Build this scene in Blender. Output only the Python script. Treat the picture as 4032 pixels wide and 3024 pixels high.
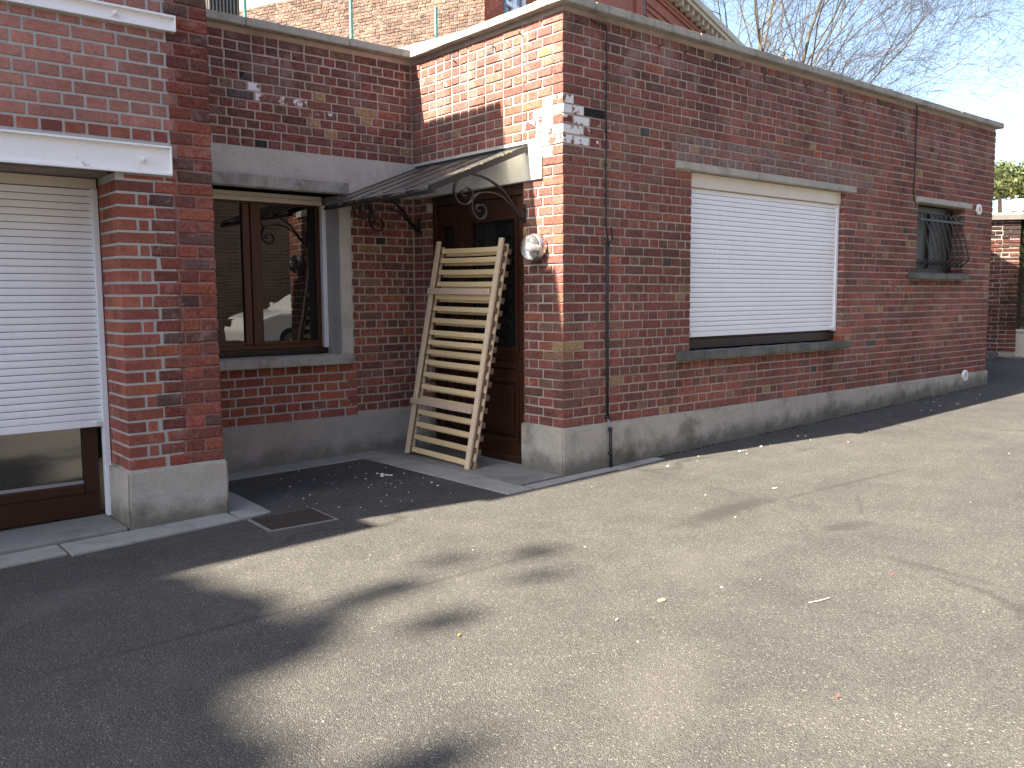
import bpy, bmesh, math, random
from mathutils import Vector, Matrix, noise
random.seed(7)
PI = math.pi

# ------------------------------------------------------------------ scene, camera, light
scene = bpy.context.scene
for o in list(bpy.data.objects): bpy.data.objects.remove(o)
COL = scene.collection

CAM = Vector((-4.1951, -4.4383, 1.2524)); YAW, PIT, ROL = 0.6991, -0.0976, -0.0065
FPX = 3460.0
FW = Vector((math.sin(YAW)*math.cos(PIT), math.cos(YAW)*math.cos(PIT), math.sin(PIT)))
RT0 = Vector((math.cos(YAW), -math.sin(YAW), 0)); UP0 = RT0.cross(FW)
RT = RT0*math.cos(ROL) + UP0*math.sin(ROL); UP = -RT0*math.sin(ROL) + UP0*math.cos(ROL)
cd = bpy.data.cameras.new('camera'); cam = bpy.data.objects.new('camera', cd); COL.objects.link(cam)
cd.sensor_width = 36; cd.lens = FPX/4032*36; cd.clip_start = 0.05; cd.clip_end = 600
M = Matrix((RT, UP, -FW)).transposed().to_4x4(); M.translation = CAM
cam.matrix_world = M
scene.camera = cam

SUN = Vector((1.0, -0.19, -1.06)).normalized()          # direction the light travels
TO = -SUN
world = bpy.data.worlds.new('World'); scene.world = world; world.use_nodes = True
wn = world.node_tree.nodes; wl = world.node_tree.links
bg = wn['Background']; sky = wn.new('ShaderNodeTexSky'); sky.sky_type = 'NISHITA'; sky.sun_disc = False
sky.sun_elevation = math.asin(TO.z); sky.sun_rotation = math.atan2(TO.x, TO.y)
sky.air_density = 1.0; sky.dust_density = 2.2; sky.ozone_density = 1.0
wl.new(sky.outputs[0], bg.inputs[0]); bg.inputs[1].default_value = 0.069
sd = bpy.data.lights.new('sun', 'SUN'); sd.energy = 5.0; sd.angle = math.radians(0.55); sd.color = (1.0, 0.885, 0.72)
so = bpy.data.objects.new('sun', sd); COL.objects.link(so)
so.rotation_euler = SUN.to_track_quat('-Z', 'Y').to_euler()
vs = scene.view_settings; vs.view_transform = 'Standard'; vs.look = 'None'; vs.gamma = 1.0; vs.exposure = 2.6
vs.use_curve_mapping = False

GX, GY = 0.0236, 0.0025
def gz(x, y): return GX*x + GY*y
def proj(p):
    d = Vector(p) - CAM; z = d.dot(FW)
    if z < 0.1: return None
    return (2016 + FPX*d.dot(RT)/z, 1512 - FPX*d.dot(UP)/z, z)

# ------------------------------------------------------------------ materials
class NT:
    def __init__(s, name):
        s.m = bpy.data.materials.new(name); s.m.use_nodes = True
        s.n = s.m.node_tree.nodes; s.l = s.m.node_tree.links
        s.b = s.n['Principled BSDF']; s.out = s.n['Material Output']
        g = s.n.new('ShaderNodeNewGeometry'); s.pos = g.outputs['Position']; s.geo = g; s.dim = '3D'
    def node(s, t, **k):
        n = s.n.new(t)
        for a, v in k.items(): setattr(n, a, v)
        return n
    def put(s, sock, v):
        if hasattr(v, 'links') or isinstance(v, bpy.types.NodeSocket): s.l.new(v, sock)
        else: sock.default_value = v
    def noise(s, scale, detail=4, rough=0.55, vec=None, dist=0.0):
        n = s.node('ShaderNodeTexNoise', noise_dimensions=s.dim); n.inputs['Scale'].default_value = scale
        n.inputs['Detail'].default_value = detail; n.inputs['Roughness'].default_value = rough
        n.inputs['Distortion'].default_value = dist
        s.l.new(vec if vec is not None else s.pos, n.inputs['Vector']); return n.outputs['Fac']
    def voro(s, scale, feature='F1', out='Distance', vec=None):
        n = s.node('ShaderNodeTexVoronoi', feature=feature, voronoi_dimensions=s.dim); n.inputs['Scale'].default_value = scale
        s.l.new(vec if vec is not None else s.pos, n.inputs['Vector']); return n.outputs[out]
    def math(s, op, a, b=0.0, c=0.0, clamp=False):
        n = s.node('ShaderNodeMath', operation=op); n.use_clamp = clamp
        s.put(n.inputs[0], a); s.put(n.inputs[1], b); s.put(n.inputs[2], c); return n.outputs[0]
    def ramp(s, fac, lo, hi, a=0.0, b=1.0):
        n = s.node('ShaderNodeMapRange', interpolation_type='SMOOTHSTEP')
        s.put(n.inputs['Value'], fac); n.inputs['From Min'].default_value = lo; n.inputs['From Max'].default_value = hi
        n.inputs['To Min'].default_value = a; n.inputs['To Max'].default_value = b; return n.outputs['Result']
    def mix(s, fac, a, b, blend='MIX'):
        n = s.node('ShaderNodeMix', data_type='RGBA', blend_type=blend)
        s.put(n.inputs[0], fac)
        s.put(n.inputs[6], a if not isinstance(a, tuple) else (*a, 1)); s.put(n.inputs[7], b if not isinstance(b, tuple) else (*b, 1))
        return n.outputs[2]
    def sep(s):
        n = s.node('ShaderNodeSeparateXYZ'); s.l.new(s.pos, n.inputs[0]); return n.outputs
    def vscale(s, v):
        n = s.node('ShaderNodeVectorMath', operation='MULTIPLY'); s.l.new(s.pos, n.inputs[0]); n.inputs[1].default_value = v; return n.outputs[0]
    def bump(s, h, strength=0.4, dist=0.005):
        n = s.node('ShaderNodeBump'); n.inputs['Strength'].default_value = strength; n.inputs['Distance'].default_value = dist
        s.l.new(h, n.inputs['Height']); s.l.new(n.outputs[0], s.b.inputs['Normal']); return n
    def col(s, c): s.put(s.b.inputs['Base Color'], c if not isinstance(c, tuple) else (*c, 1))
    def rough(s, r): s.put(s.b.inputs['Roughness'], r)
    def spec(s, v): s.b.inputs['Specular IOR Level'].default_value = v

MAT = {}
def brick_mat(name, smear=0.35, smearcol=(.30, .20, .18), topstain=True, dirt=0.5, con=.5):
    t = NT(name); at = t.node('ShaderNodeAttribute', attribute_name='bc')
    c = at.outputs['Color']; paint = at.outputs['Alpha']
    n1 = t.noise(48, 5, .7); n2 = t.noise(13, 5, .65)
    c = t.mix(1.0, c, t.mix(t.ramp(n1, .25, .75), (1-con,)*3, (1+con,)*3), 'MULTIPLY')
    c = t.mix(1.0, c, t.mix(t.ramp(t.noise(1.1, 3, .6), .3, .7), (.72, .70, .70), (1.25, 1.24, 1.22)), 'MULTIPLY')
    c = t.mix(t.ramp(n2, .52, .74, 0, dirt), c, t.mix(.6, c, (.05, .042, .042)))
    c = t.mix(t.math('MULTIPLY', t.ramp(n2, .46, .30), smear), c, smearcol)
    c = t.mix(t.ramp(n1, .30, .22, 0, con*1.3), c, (.03, .022, .02))
    if topstain:
        z = t.sep()[2]; n3 = t.noise(3.4, 5, .68, vec=t.vscale((1.0, 1.0, .7)))
        c = t.mix(t.math('MULTIPLY', t.ramp(z, 2.55, 3.0), t.ramp(n3, .48, .62, 0, .58)), c, (.26, .20, .185))
        c = t.mix(t.math('MULTIPLY', t.ramp(z, 2.75, 3.2), t.ramp(n3, .46, .34, 0, .8)), c, (.065, .06, .06))
    pf = t.math('MULTIPLY', t.ramp(t.math('ADD', n2, paint), .96, 1.03), t.math('GREATER_THAN', paint, 0.01))
    c = t.mix(pf, c, (.74, .74, .75))
    t.col(c); t.rough(.93); t.spec(.2)
    t.bump(t.noise(70, 4, .75), .8, .006); MAT[name] = t.m
brick_mat('brick_old', .3, (.27, .16, .135))
brick_mat('brick_smeared', .75, (.27, .145, .13), False, .5)
brick_mat('brick_new', .22, (.46, .30, .27), False, .2, .22)
brick_mat('brick_pale', .3, (.5, .42, .36), False, .4)
def mortar_mat(name, base, dark, var=.5):
    t = NT(name); n = t.noise(30, 6, .7); n2 = t.noise(4, 4, .6)
    c = t.mix(n, tuple(v*.72 for v in base), tuple(min(1, v*1.25) for v in base))
    c = t.mix(t.ramp(n2, .48, .72, 0, var), c, dark)
    t.col(c); t.rough(.95); t.spec(.15); t.bump(t.noise(60, 4, .75), .7, .005); MAT[name] = t.m
mortar_mat('mortar_old', (.44, .372, .33), (.22, .18, .16), .55)
mortar_mat('mortar_pink', (.30, .175, .155), (.17, .10, .09))
mortar_mat('mortar_new', (.40, .40, .385), (.26, .26, .25), .3)
mortar_mat('mortar_pale', (.25, .21, .175), (.155, .125, .11), .3)
def concrete_mat(name, base, stain, lo=.5, hi=.7, amt=.7, damp=0.0, streak=0.0, chips=True):
    t = NT(name); n = t.noise(7, 7, .65); n1 = t.noise(60, 5, .7)
    c = t.mix(n, tuple(v*.78 for v in base), tuple(v*1.18 for v in base))
    c = t.mix(1.0, c, t.mix(n1, (.75, .75, .75), (1.25, 1.25, 1.25)), 'MULTIPLY')
    c = t.mix(t.ramp(t.noise(2.4, 6, .65, dist=.4), lo, hi, 0, amt), c, stain)
    if streak:
        c = t.mix(t.ramp(t.noise(5, 5, .6, vec=t.vscale((4.5, 4.5, .5))), .5, .7, 0, streak), c, tuple(v*.42 for v in base))
    if damp:
        xs = t.sep(); zr = t.math('SUBTRACT', xs[2], t.math('MULTIPLY', xs[0], GX))
        e = t.math('ADD', zr, t.math('MULTIPLY', t.noise(6, 6, .7), -.33))
        c = t.mix(t.ramp(e, -.14, .02, damp, 0), c, (.06, .062, .045))
    if chips: c = t.mix(t.ramp(t.noise(90, 3, .8), .70, .76), c, tuple(min(.8, v*1.9) for v in base))
    t.col(c); t.rough(.92); t.spec(.2)
    t.bump(t.noise(60, 5, .75), .55, .006); MAT[name] = t.m
concrete_mat('concrete_plinth', (.41, .385, .34), (.17, .158, .13), .5, .70, .8, damp=.7)
concrete_mat('concrete_render', (.35, .34, .315), (.20, .19, .165), .5, .7, .5, damp=.55)
concrete_mat('concrete_band', (.46, .45, .415), (.29, .28, .255), .5, .7, .5)
concrete_mat('concrete_hood', (.36, .355, .33), (.15, .14, .10), .46, .64, .75, streak=.55)
concrete_mat('concrete_lintel', (.42, .405, .355), (.26, .255, .225), .5, .72, .6, streak=.4)
concrete_mat('concrete_sill', (.155, .16, .145), (.07, .078, .068), .45, .66, .8, streak=.7)
concrete_mat('concrete_coping', (.37, .355, .31), (.21, .20, .165), .46, .66, .75, streak=.55)
concrete_mat('concrete_kerb', (.27, .265, .245), (.14, .135, .12), .5, .7, .6)
concrete_mat('concrete_slab', (.21, .205, .19), (.12, .118, .108), .47, .66, .7)

def asphalt():
    t = NT('asphalt'); P = t.pos; t.dim = '2D'
    big = t.noise(.55, 5, .6, dist=.3); mid = t.noise(3.0, 6, .65); fine = t.noise(120, 4, .75)
    v = t.voro(190, out='Color'); vs_ = t.node('ShaderNodeSeparateColor'); t.l.new(v, vs_.inputs[0]); cell = vs_.outputs[0]; cell2 = vs_.outputs[1]
    c = t.mix(cell, (.0445, .0434, .041), (.082, .0788, .0735))
    c = t.mix(1.0, c, t.mix(fine, (.72, .72, .72), (1.28, 1.28, 1.28)), 'MULTIPLY')
    c = t.mix(t.ramp(cell2, .955, .985, 0, .7), c, (.21, .20, .18))
    c = t.mix(t.ramp(cell2, .0, .07, .7, 0), c, (.02, .02, .02))
    c = t.mix(1.0, c, t.mix(t.ramp(big, .3, .7), (.86, .86, .865), (1.08, 1.075, 1.06)), 'MULTIPLY')
    c = t.mix(1.0, c, t.mix(t.ramp(mid, .3, .7), (.90, .90, .90), (1.09, 1.09, 1.085)), 'MULTIPLY')
    # oil and damp stains, each where it lies
    sn = t.math('MULTIPLY', t.math('SUBTRACT', t.noise(7, 5, .7), .5), 1.1)
    def blob(cx, cy, ang, rx, ry, amt, colr, c):
        mp = t.node('ShaderNodeMapping', vector_type='TEXTURE')
        mp.inputs['Location'].default_value = (cx, cy, gz(cx, cy)); mp.inputs['Rotation'].default_value = (0, 0, ang); mp.inputs['Scale'].default_value = (rx, ry, 1)
        t.l.new(P, mp.inputs[0]); ln = t.node('ShaderNodeVectorMath', operation='LENGTH'); t.l.new(mp.outputs[0], ln.inputs[0])
        f = t.math('ADD', ln.outputs['Value'], sn)
        return t.mix(t.ramp(f, .25, 1.0, amt, 0), c, colr)
    for a in STAINS: c = blob(*a, c)
    # fine cracks wandering over the surface
    wv = t.node('ShaderNodeVectorMath', operation='ADD'); t.l.new(P, wv.inputs[0])
    nz = t.node('ShaderNodeTexNoise'); nz.inputs['Scale'].default_value = 1.7; nz.inputs['Detail'].default_value = 5; t.l.new(P, nz.inputs['Vector'])
    sc = t.node('ShaderNodeVectorMath', operation='SCALE'); t.l.new(nz.outputs['Color'], sc.inputs[0]); sc.inputs['Scale'].default_value = .9; t.l.new(sc.outputs[0], wv.inputs[1])
    cr = t.voro(.23, feature='DISTANCE_TO_EDGE', vec=wv.outputs[0])
    c = t.mix(t.math('MULTIPLY', t.ramp(cr, .002, .012, .55, 0), t.ramp(t.noise(1.1, 3), .45, .6)), c, (.03, .028, .026))
    t.col(c); t.rough(.9); t.spec(.25)
    h = t.math('ADD', t.math('MULTIPLY', cell, .6), t.math('MULTIPLY', t.voro(190), -1.6))
    t.bump(h, .62, .004); MAT['asphalt'] = t.m
DK = (.033, .030, .027)
STAINS = [(.25, -1.36, .03, .5, .12, .45, DK), (-2.9, -1.03, -.04, 1.0, .022, .55, DK), (-1.7, -1.19, -.02, 1.1, .03, .4, DK), (-.02, -1.37, .05, .55, .15, .7, DK), (.20, -2.01, -.25, .24, .09, .65, DK), (1.15, -1.50, -.10, 1.2, .035, .5, DK), (.75, -1.80, .55, .45, .025, .35, DK),
          (-.7, .95, .3, .55, .4, .5, (.036, .037, .038)), (-1.3, 1.1, .0, .6, .4, .45, (.033, .034, .035)), (-.15, -2.65, 1.5, .45, .05, .4, DK), (-3.3, -.2, .4, .35, .2, .3, (.11, .105, .10)),
          (2.4, -2.3, -.1, 1.0, .2, .25, DK), (-2.0, -2.6, .6, .5, .25, .2, (.115, .11, .10)), (-.9, -1.9, .2, .5, .3, .2, (.115, .11, .102))]
asphalt()
def plain(name, col, rough=.6, spec=.4, metal=0.0, var=.15, nscale=20, bump=.0, bscale=60):
    t = NT(name); n = t.noise(nscale, 5, .6)
    t.col(t.mix(n, tuple(v*(1-var) for v in col), tuple(min(1, v*(1+var)) for v in col))); t.rough(rough); t.spec(spec); t.b.inputs['Metallic'].default_value = metal
    if bump: t.bump(t.noise(bscale, 4, .6), bump, .003)
    MAT[name] = t.m
def shutter_mat(name, base, grime):
    t = NT(name); n = t.noise(3, 5, .6); g = t.noise(6, 6, .65, vec=t.vscale((3.0, 3.0, .6)))
    c = t.mix(n, tuple(v*.95 for v in base), tuple(min(1, v*1.04) for v in base)); c = t.mix(t.ramp(g, .52, .80, 0, .28), c, grime)
    t.col(c); t.rough(.42); t.spec(.4); MAT[name] = t.m
shutter_mat('pvc_white', (.82, .85, .89), (.55, .55, .54)); shutter_mat('pvc_cream', (.66, .62, .52), (.40, .35, .27))
plain('guide_white', (.78, .81, .85), .35, .5, var=.06)
plain('steel_paint', (.78, .77, .75), .55, .4, var=.08, nscale=6, bump=.2, bscale=30)
def beam_mat():
    t = NT('beam_paint'); c = t.mix(t.noise(5, 5), (.78, .785, .79), (.86, .865, .87)); r = t.noise(9, 7, .7)
    c = t.mix(t.ramp(r, .60, .72, 0, .8), c, (.40, .31, .21)); c = t.mix(t.ramp(t.noise(38, 4, .8), .68, .74), c, (.10, .085, .07))
    t.col(c); t.rough(.6); t.bump(t.noise(60, 4), .25, .002); MAT['beam_paint'] = t.m
beam_mat()
def wood_mat(name, a, b, rough=.45, sc=(2, 60, 60), spec=.35):
    t = NT(name); tc = t.node('ShaderNodeTexCoord'); v = t.node('ShaderNodeVectorMath', operation='MULTIPLY'); t.l.new(tc.outputs['Object'], v.inputs[0]); v.inputs[1].default_value = sc
    oi = t.node('ShaderNodeObjectInfo'); ad = t.node('ShaderNodeVectorMath', operation='ADD'); t.l.new(v.outputs[0], ad.inputs[0])
    cb = t.node('ShaderNodeCombineXYZ'); t.l.new(t.math('MULTIPLY', oi.outputs['Random'], 37.0), cb.inputs[0]); t.l.new(cb.outputs[0], ad.inputs[1])
    n = t.noise(1.0, 5, .6, vec=ad.outputs[0]); c = t.mix(n, a, b)
    c = t.mix(1.0, c, t.mix(oi.outputs['Random'], (.86, .85, .82), (1.1, 1.08, 1.05)), 'MULTIPLY')
    t.col(c); t.rough(rough); t.spec(spec); t.bump(n, .15, .002); MAT[name] = t.m
wood_mat('door_wood', (.017, .007, .0045), (.056, .021, .011), .38, (60, 60, 3))
wood_mat('window_wood', (.040, .014, .007), (.105, .038, .018), .4, (60, 60, 3))
wood_mat('frame_dark', (.020, .014, .011), (.038, .026, .02), .45, (3, 60, 60))
wood_mat('slat_wood', (.55, .42, .235), (.68, .545, .335), .5, (40, 2, 40))
wood_mat('rail_wood', (.56, .44, .31), (.70, .57, .42), .55, (40, 40, 2.5))
wood_mat('batten_wood', (.44, .33, .26), (.58, .45, .36), .55, (40, 2, 40))
plain('holder_brown', (.13, .085, .05), .55)
plain('iron_black', (.016, .016, .017), .42, .5, var=.3, bump=.15, bscale=120)
plain('iron_grille', (.022, .023, .023), .5, .5, var=.35)
plain('cable_black', (.014, .014, .015), .5, .4)
plain('manhole_iron', (.034, .026, .021), .8, .3, var=.4, nscale=40, bump=.3)
plain('rust', (.09, .045, .028), .85, .2, var=.4, nscale=60, bump=.3)
plain('chrome', (.62, .62, .62), .22, .5, 1.0, .05)
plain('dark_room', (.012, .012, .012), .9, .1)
plain('curtain', (.20, .225, .225), .8, .2, var=.2, nscale=8)
plain('plastic_white', (.74, .74, .72), .45, .4, var=.05)
plain('vent_dark', (.25, .25, .25), .6)
plain('green_paint', (.13, .42, .30), .5, .3, var=.2)
plain('roof_slate', (.16, .14, .12), .8, .2, var=.3)
plain('stone_cream', (.50, .45, .36), .85, .2, var=.25, nscale=4, bump=.3, bscale=20)
plain('anchor_iron', (.16, .2, .23), .6)
plain('bark', (.115, .10, .078), .9, .1, var=.35, nscale=6, bump=.5, bscale=20)
plain('twig', (.062, .056, .052), .9, .1, var=.25, nscale=3)
plain('planter_cream', (.66, .63, .54), .6, .3, var=.1, nscale=5)
plain('timber_pale', (.62, .56, .43), .7, .2, var=.15)
plain('timber_dark', (.05, .043, .038), .8, .2, var=.3)
plain('stone_dark', (.17, .16, .145), .9, .2, var=.35, nscale=12, bump=.5)
plain('car_white', (.62, .64, .66), .18, .6, var=.02)
plain('rubber', (.02, .02, .02), .8, .2)
plain('moss', (.26, .21, .055), .95, .1, var=.4, nscale=50)
plain('soil', (.035, .032, .025), .95, .1, var=.5, nscale=60)
plain('chip_wood', (.66, .50, .28), .7, .2); plain('crumb', (.62, .60, .56), .9, .1, var=.2); plain('red_bit', (.6, .06, .05), .6); plain('yellow_bit', (.7, .55, .05), .6)
def leaf_mat(name, a, b):
    t = NT(name); at = t.node('ShaderNodeAttribute', attribute_name='bc')
    c = t.mix(1.0, t.mix(t.noise(2.5, 3), a, b), at.outputs['Color'], 'MULTIPLY'); t.col(c); t.rough(.55); t.spec(.3)
    tr = t.node('ShaderNodeBsdfTranslucent'); t.l.new(c, tr.inputs[0]); mx = t.node('ShaderNodeMixShader'); mx.inputs[0].default_value = .25
    t.l.new(t.b.outputs[0], mx.inputs[1]); t.l.new(tr.outputs[0], mx.inputs[2]); t.l.new(mx.outputs[0], t.out.inputs[0]); MAT[name] = t.m
leaf_mat('leaf_ivy', (.045, .065, .022), (.12, .145, .065)); leaf_mat('leaf_conifer', (.045, .085, .026), (.09, .15, .045)); leaf_mat('leaf_dark', (.03, .05, .02), (.06, .09, .03))
def glass_mat(name, tint, ior=1.9, rough=.01, wob=.02):
    t = NT(name); t.col(tint); t.rough(rough); t.b.inputs['IOR'].default_value = ior; t.spec(.5)
    if wob: t.bump(t.noise(2.2, 2, .5), wob, .05)
    MAT[name] = t.m
glass_mat('glass_window', (.008, .008, .008), 1.62); glass_mat('glass_low', (.02, .018, .014), 2.6, .07, .05); glass_mat('glass_frosted', (.045, .055, .05), 1.5, .5, 0); glass_mat('glass_car', (.012, .014, .016), 1.8, .02, 0)
def door_glass():
    t = NT('glass_door'); t.col((.008, .009, .011)); t.rough(.12); t.bump(t.noise(90, 3, .6), .25, .003); MAT['glass_door'] = t.m
door_glass()
def canopy_mat():
    t = NT('canopy_panel'); tr = t.node('ShaderNodeBsdfTransparent'); tr.inputs[0].default_value = (.93, .94, .93, 1)
    tl = t.node('ShaderNodeBsdfTranslucent'); t.l.new(t.mix(t.ramp(t.noise(9, 6, .7), .45, .7), (.86, .87, .86), (.62, .62, .57)), tl.inputs[0])
    xs = t.sep(); gxy = t.math('MULTIPLY', t.math('SINE', t.math('MULTIPLY', xs[1], 350.0)), t.math('SINE', t.math('MULTIPLY', xs[0], 350.0)))
    fac = t.ramp(gxy, -.35, .25, .55, .90)
    m1 = t.node('ShaderNodeMixShader'); t.l.new(fac, m1.inputs[0]); t.l.new(tr.outputs[0], m1.inputs[1]); t.l.new(tl.outputs[0], m1.inputs[2])
    gl = t.node('ShaderNodeBsdfGlossy'); gl.inputs['Roughness'].default_value = .15
    fr = t.node('ShaderNodeFresnel'); fr.inputs[0].default_value = 1.49
    m2 = t.node('ShaderNodeMixShader'); t.l.new(fr.outputs[0], m2.inputs[0]); t.l.new(m1.outputs[0], m2.inputs[1]); t.l.new(gl.outputs[0], m2.inputs[2])
    t.l.new(m2.outputs[0], t.out.inputs[0]); MAT['canopy_panel'] = t.m
canopy_mat()
def lamp_glass():
    t = NT('lamp_glass'); t.col((.93, .93, .92)); t.rough(.06); t.b.inputs['Transmission Weight'].default_value = .92; t.b.inputs['IOR'].default_value = 1.45
    t.bump(t.voro(55), .35, .003); MAT['lamp_glass'] = t.m
lamp_glass()
def far_brick(name, c1, c2, mort):
    t = NT(name); b = t.node('ShaderNodeTexBrick'); xs = t.sep(); cb = t.node('ShaderNodeCombineXYZ')
    t.l.new(t.math('ADD', xs[0], xs[1]), cb.inputs[0]); t.l.new(xs[2], cb.inputs[1]); t.l.new(cb.outputs[0], b.inputs['Vector'])
    b.inputs['Color1'].default_value = (*c1, 1); b.inputs['Color2'].default_value = (*c2, 1); b.inputs['Mortar'].default_value = (*mort, 1)
    b.inputs['Scale'].default_value = 1.0; b.inputs['Mortar Size'].default_value = .009; b.inputs['Brick Width'].default_value = .22; b.inputs['Row Height'].default_value = .07; b.inputs['Mortar Smooth'].default_value = .3
    c = t.mix(1.0, b.outputs['Color'], t.mix(t.noise(3, 6, .65), (.6, .6, .6), (1.4, 1.4, 1.4)), 'MULTIPLY'); t.col(c); t.rough(.95)
    t.bump(t.math('MULTIPLY', b.outputs['Fac'], -1.0), .5, .01); MAT[name] = t.m
far_brick('brick_far', (.17, .10, .075), (.12, .075, .06), (.24, .20, .17)); far_brick('brick_coral', (.34, .105, .068), (.28, .085, .056), (.34, .15, .11))

# ------------------------------------------------------------------ mesh helpers
class MB:
    def __init__(s): s.v = []; s.f = []; s.c = []
    def add(s, vs_, fs, col=None):
        k = len(s.v); s.v += [tuple(v) for v in vs_]; s.f += [tuple(i+k for i in f) for f in fs]
        s.c += [col or (1, 1, 1, 1)]*len(fs)
    def box(s, a, b, col=None):
        x0, y0, z0 = a; x1, y1, z1 = b
        s.add([(x0,y0,z0),(x1,y0,z0),(x1,y1,z0),(x0,y1,z0),(x0,y0,z1),(x1,y0,z1),(x1,y1,z1),(x0,y1,z1)],
              [(0,3,2,1),(4,5,6,7),(0,1,5,4),(1,2,6,5),(2,3,7,6),(3,0,4,7)], col); return s
    def hexa(s, p, col=None):       # 8 points, bottom ring then top ring
        s.add(p, [(0,3,2,1),(4,5,6,7),(0,1,5,4),(1,2,6,5),(2,3,7,6),(3,0,4,7)], col); return s
    def cyl(s, p0, p1, r0, r1=None, n=12, caps=True):
        p0 = Vector(p0); p1 = Vector(p1); r1 = r0 if r1 is None else r1
        d = (p1-p0).normalized(); a = d.orthogonal().normalized(); b = d.cross(a)
        v = [p0+(a*math.cos(2*PI*i/n)+b*math.sin(2*PI*i/n))*r0 for i in range(n)] + [p1+(a*math.cos(2*PI*i/n)+b*math.sin(2*PI*i/n))*r1 for i in range(n)]
        f = [(i, (i+1) % n, n+(i+1) % n, n+i) for i in range(n)]
        if caps: f += [tuple(range(n-1, -1, -1)), tuple(range(n, 2*n))]
        s.add(v, f); return s
    def tube(s, pts, rad, n=8, caps=True):
        pts = [Vector(p) for p in pts]; m = len(pts); rad = rad if isinstance(rad, (list, tuple)) else [rad]*m
        a = None; v = []
        for i, p in enumerate(pts):
            d = (pts[min(i+1, m-1)]-pts[max(i-1, 0)]).normalized()
            a = d.orthogonal().normalized() if a is None else (a - d*a.dot(d)).normalized()
            b = d.cross(a); v += [p+(a*math.cos(2*PI*j/n)+b*math.sin(2*PI*j/n))*rad[i] for j in range(n)]
        f = [(i*n+j, i*n+(j+1) % n, (i+1)*n+(j+1) % n, (i+1)*n+j) for i in range(m-1) for j in range(n)]
        if caps: f += [tuple(range(n-1, -1, -1)), tuple(range((m-1)*n, m*n))]
        s.add(v, f); return s
    def strip(s, pts, side, w, t):   # flat bar bent along pts, width w along side, thickness t
        pts = [Vector(p) for p in pts]; side = Vector(side).normalized(); m = len(pts); v = []
        for i, p in enumerate(pts):
            d = (pts[min(i+1, m-1)]-pts[max(i-1, 0)]).normalized(); nn = d.cross(side).normalized()
            v += [p+side*w/2+nn*t/2, p-side*w/2+nn*t/2, p-side*w/2-nn*t/2, p+side*w/2-nn*t/2]
        f = [(i*4+j, i*4+(j+1) % 4, (i+1)*4+(j+1) % 4, (i+1)*4+j) for i in range(m-1) for j in range(4)] + [(3,2,1,0), tuple(range((m-1)*4, m*4))]
        s.add(v, f); return s
    def lathe(s, o, ax, prof, n=24):  # prof: (radius, height along ax)
        o = Vector(o); ax = Vector(ax).normalized(); a = ax.orthogonal().normalized(); b = ax.cross(a); v = []
        for r, h in prof: v += [o+ax*h+(a*math.cos(2*PI*j/n)+b*math.sin(2*PI*j/n))*max(r, 1e-4) for j in range(n)]
        f = [(i*n+j, i*n+(j+1) % n, (i+1)*n+(j+1) % n, (i+1)*n+j) for i in range(len(prof)-1) for j in range(n)]
        s.add(v, f); return s
    def build(s, name, mat, parent=None, smooth=False, bevel=0.0, seg=2):
        me = bpy.data.meshes.new(name); me.from_pydata(s.v, [], s.f); me.materials.append(MAT[mat])
        if any(c != (1, 1, 1, 1) for c in s.c) or mat.startswith(('brick_', 'leaf')):
            at = me.color_attributes.new('bc', 'FLOAT_COLOR', 'CORNER'); buf = []
            for c, f in zip(s.c, s.f): buf += list(c)*len(f)
            at.data.foreach_set('color', buf)
        if smooth: me.polygons.foreach_set('use_smooth', [True]*len(me.polygons))
        o = bpy.data.objects.new(name, me); COL.objects.link(o)
        if parent is not None: o.parent = parent
        if bevel:
            bm = bmesh.new(); bm.from_mesh(me); bmesh.ops.remove_doubles(bm, verts=bm.verts, dist=1e-5)
            bmesh.ops.recalc_face_normals(bm, faces=bm.faces)
            bmesh.ops.bevel(bm, geom=bm.edges[:], offset=bevel, segments=seg, profile=.6, affect='EDGES', clamp_overlap=True); bm.to_mesh(me); bm.free()
        return o
def tag(o, label, cat, group=None):
    o['label'] = label; o['category'] = cat
    if group: o['group'] = group
    return o
def thing(name, label, cat, loc=(0, 0, 0), group=None):
    o = bpy.data.objects.new(name, None); COL.objects.link(o); o.empty_display_size = .2
    # parts are modelled in world coordinates, so the empty stays at the origin of the yard
    return tag(o, label, cat, group)
def struct(o): o['kind'] = 'structure'; return o
def stuff(o): o['kind'] = 'stuff'; return o
def box(name, a, b, mat, parent=None, bevel=0.0, seg=2): return MB().box(a, b).build(name, mat, parent, bevel=bevel, seg=seg)
def rough_box(name, a, b, mat, parent, nx=20, amp=.004, bev=.008):
    """box cut along its length with uneven faces (cast or worn concrete)"""
    bm = bmesh.new(); me = bpy.data.meshes.new(name)
    bmesh.ops.create_cube(bm, size=1); ctr = [(a[i]+b[i])/2 for i in range(3)]; sz = [b[i]-a[i] for i in range(3)]
    for v in bm.verts: v.co = Vector([ctr[i]+v.co[i]*sz[i] for i in range(3)])
    if bev: bmesh.ops.bevel(bm, geom=bm.edges[:], offset=bev, segments=2, affect='EDGES')
    for ax in range(3):
        k = int(sz[ax]/.06)
        for i in range(1, min(k, 90)):
            no = Vector((0, 0, 0)); no[ax] = 1; co = Vector(a); co[ax] = a[ax]+sz[ax]*i/k
            bmesh.ops.bisect_plane(bm, geom=bm.verts[:]+bm.edges[:]+bm.faces[:], plane_co=co, plane_no=no)
    for v in bm.verts:
        d = noise.noise_vector(v.co*9)*amp + noise.noise_vector(v.co*31)*amp*.5
        v.co += d
    bm.to_mesh(me); bm.free(); me.materials.append(MAT[mat])
    o = bpy.data.objects.new(name, me); COL.objects.link(o); o.parent = parent; return o

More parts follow.
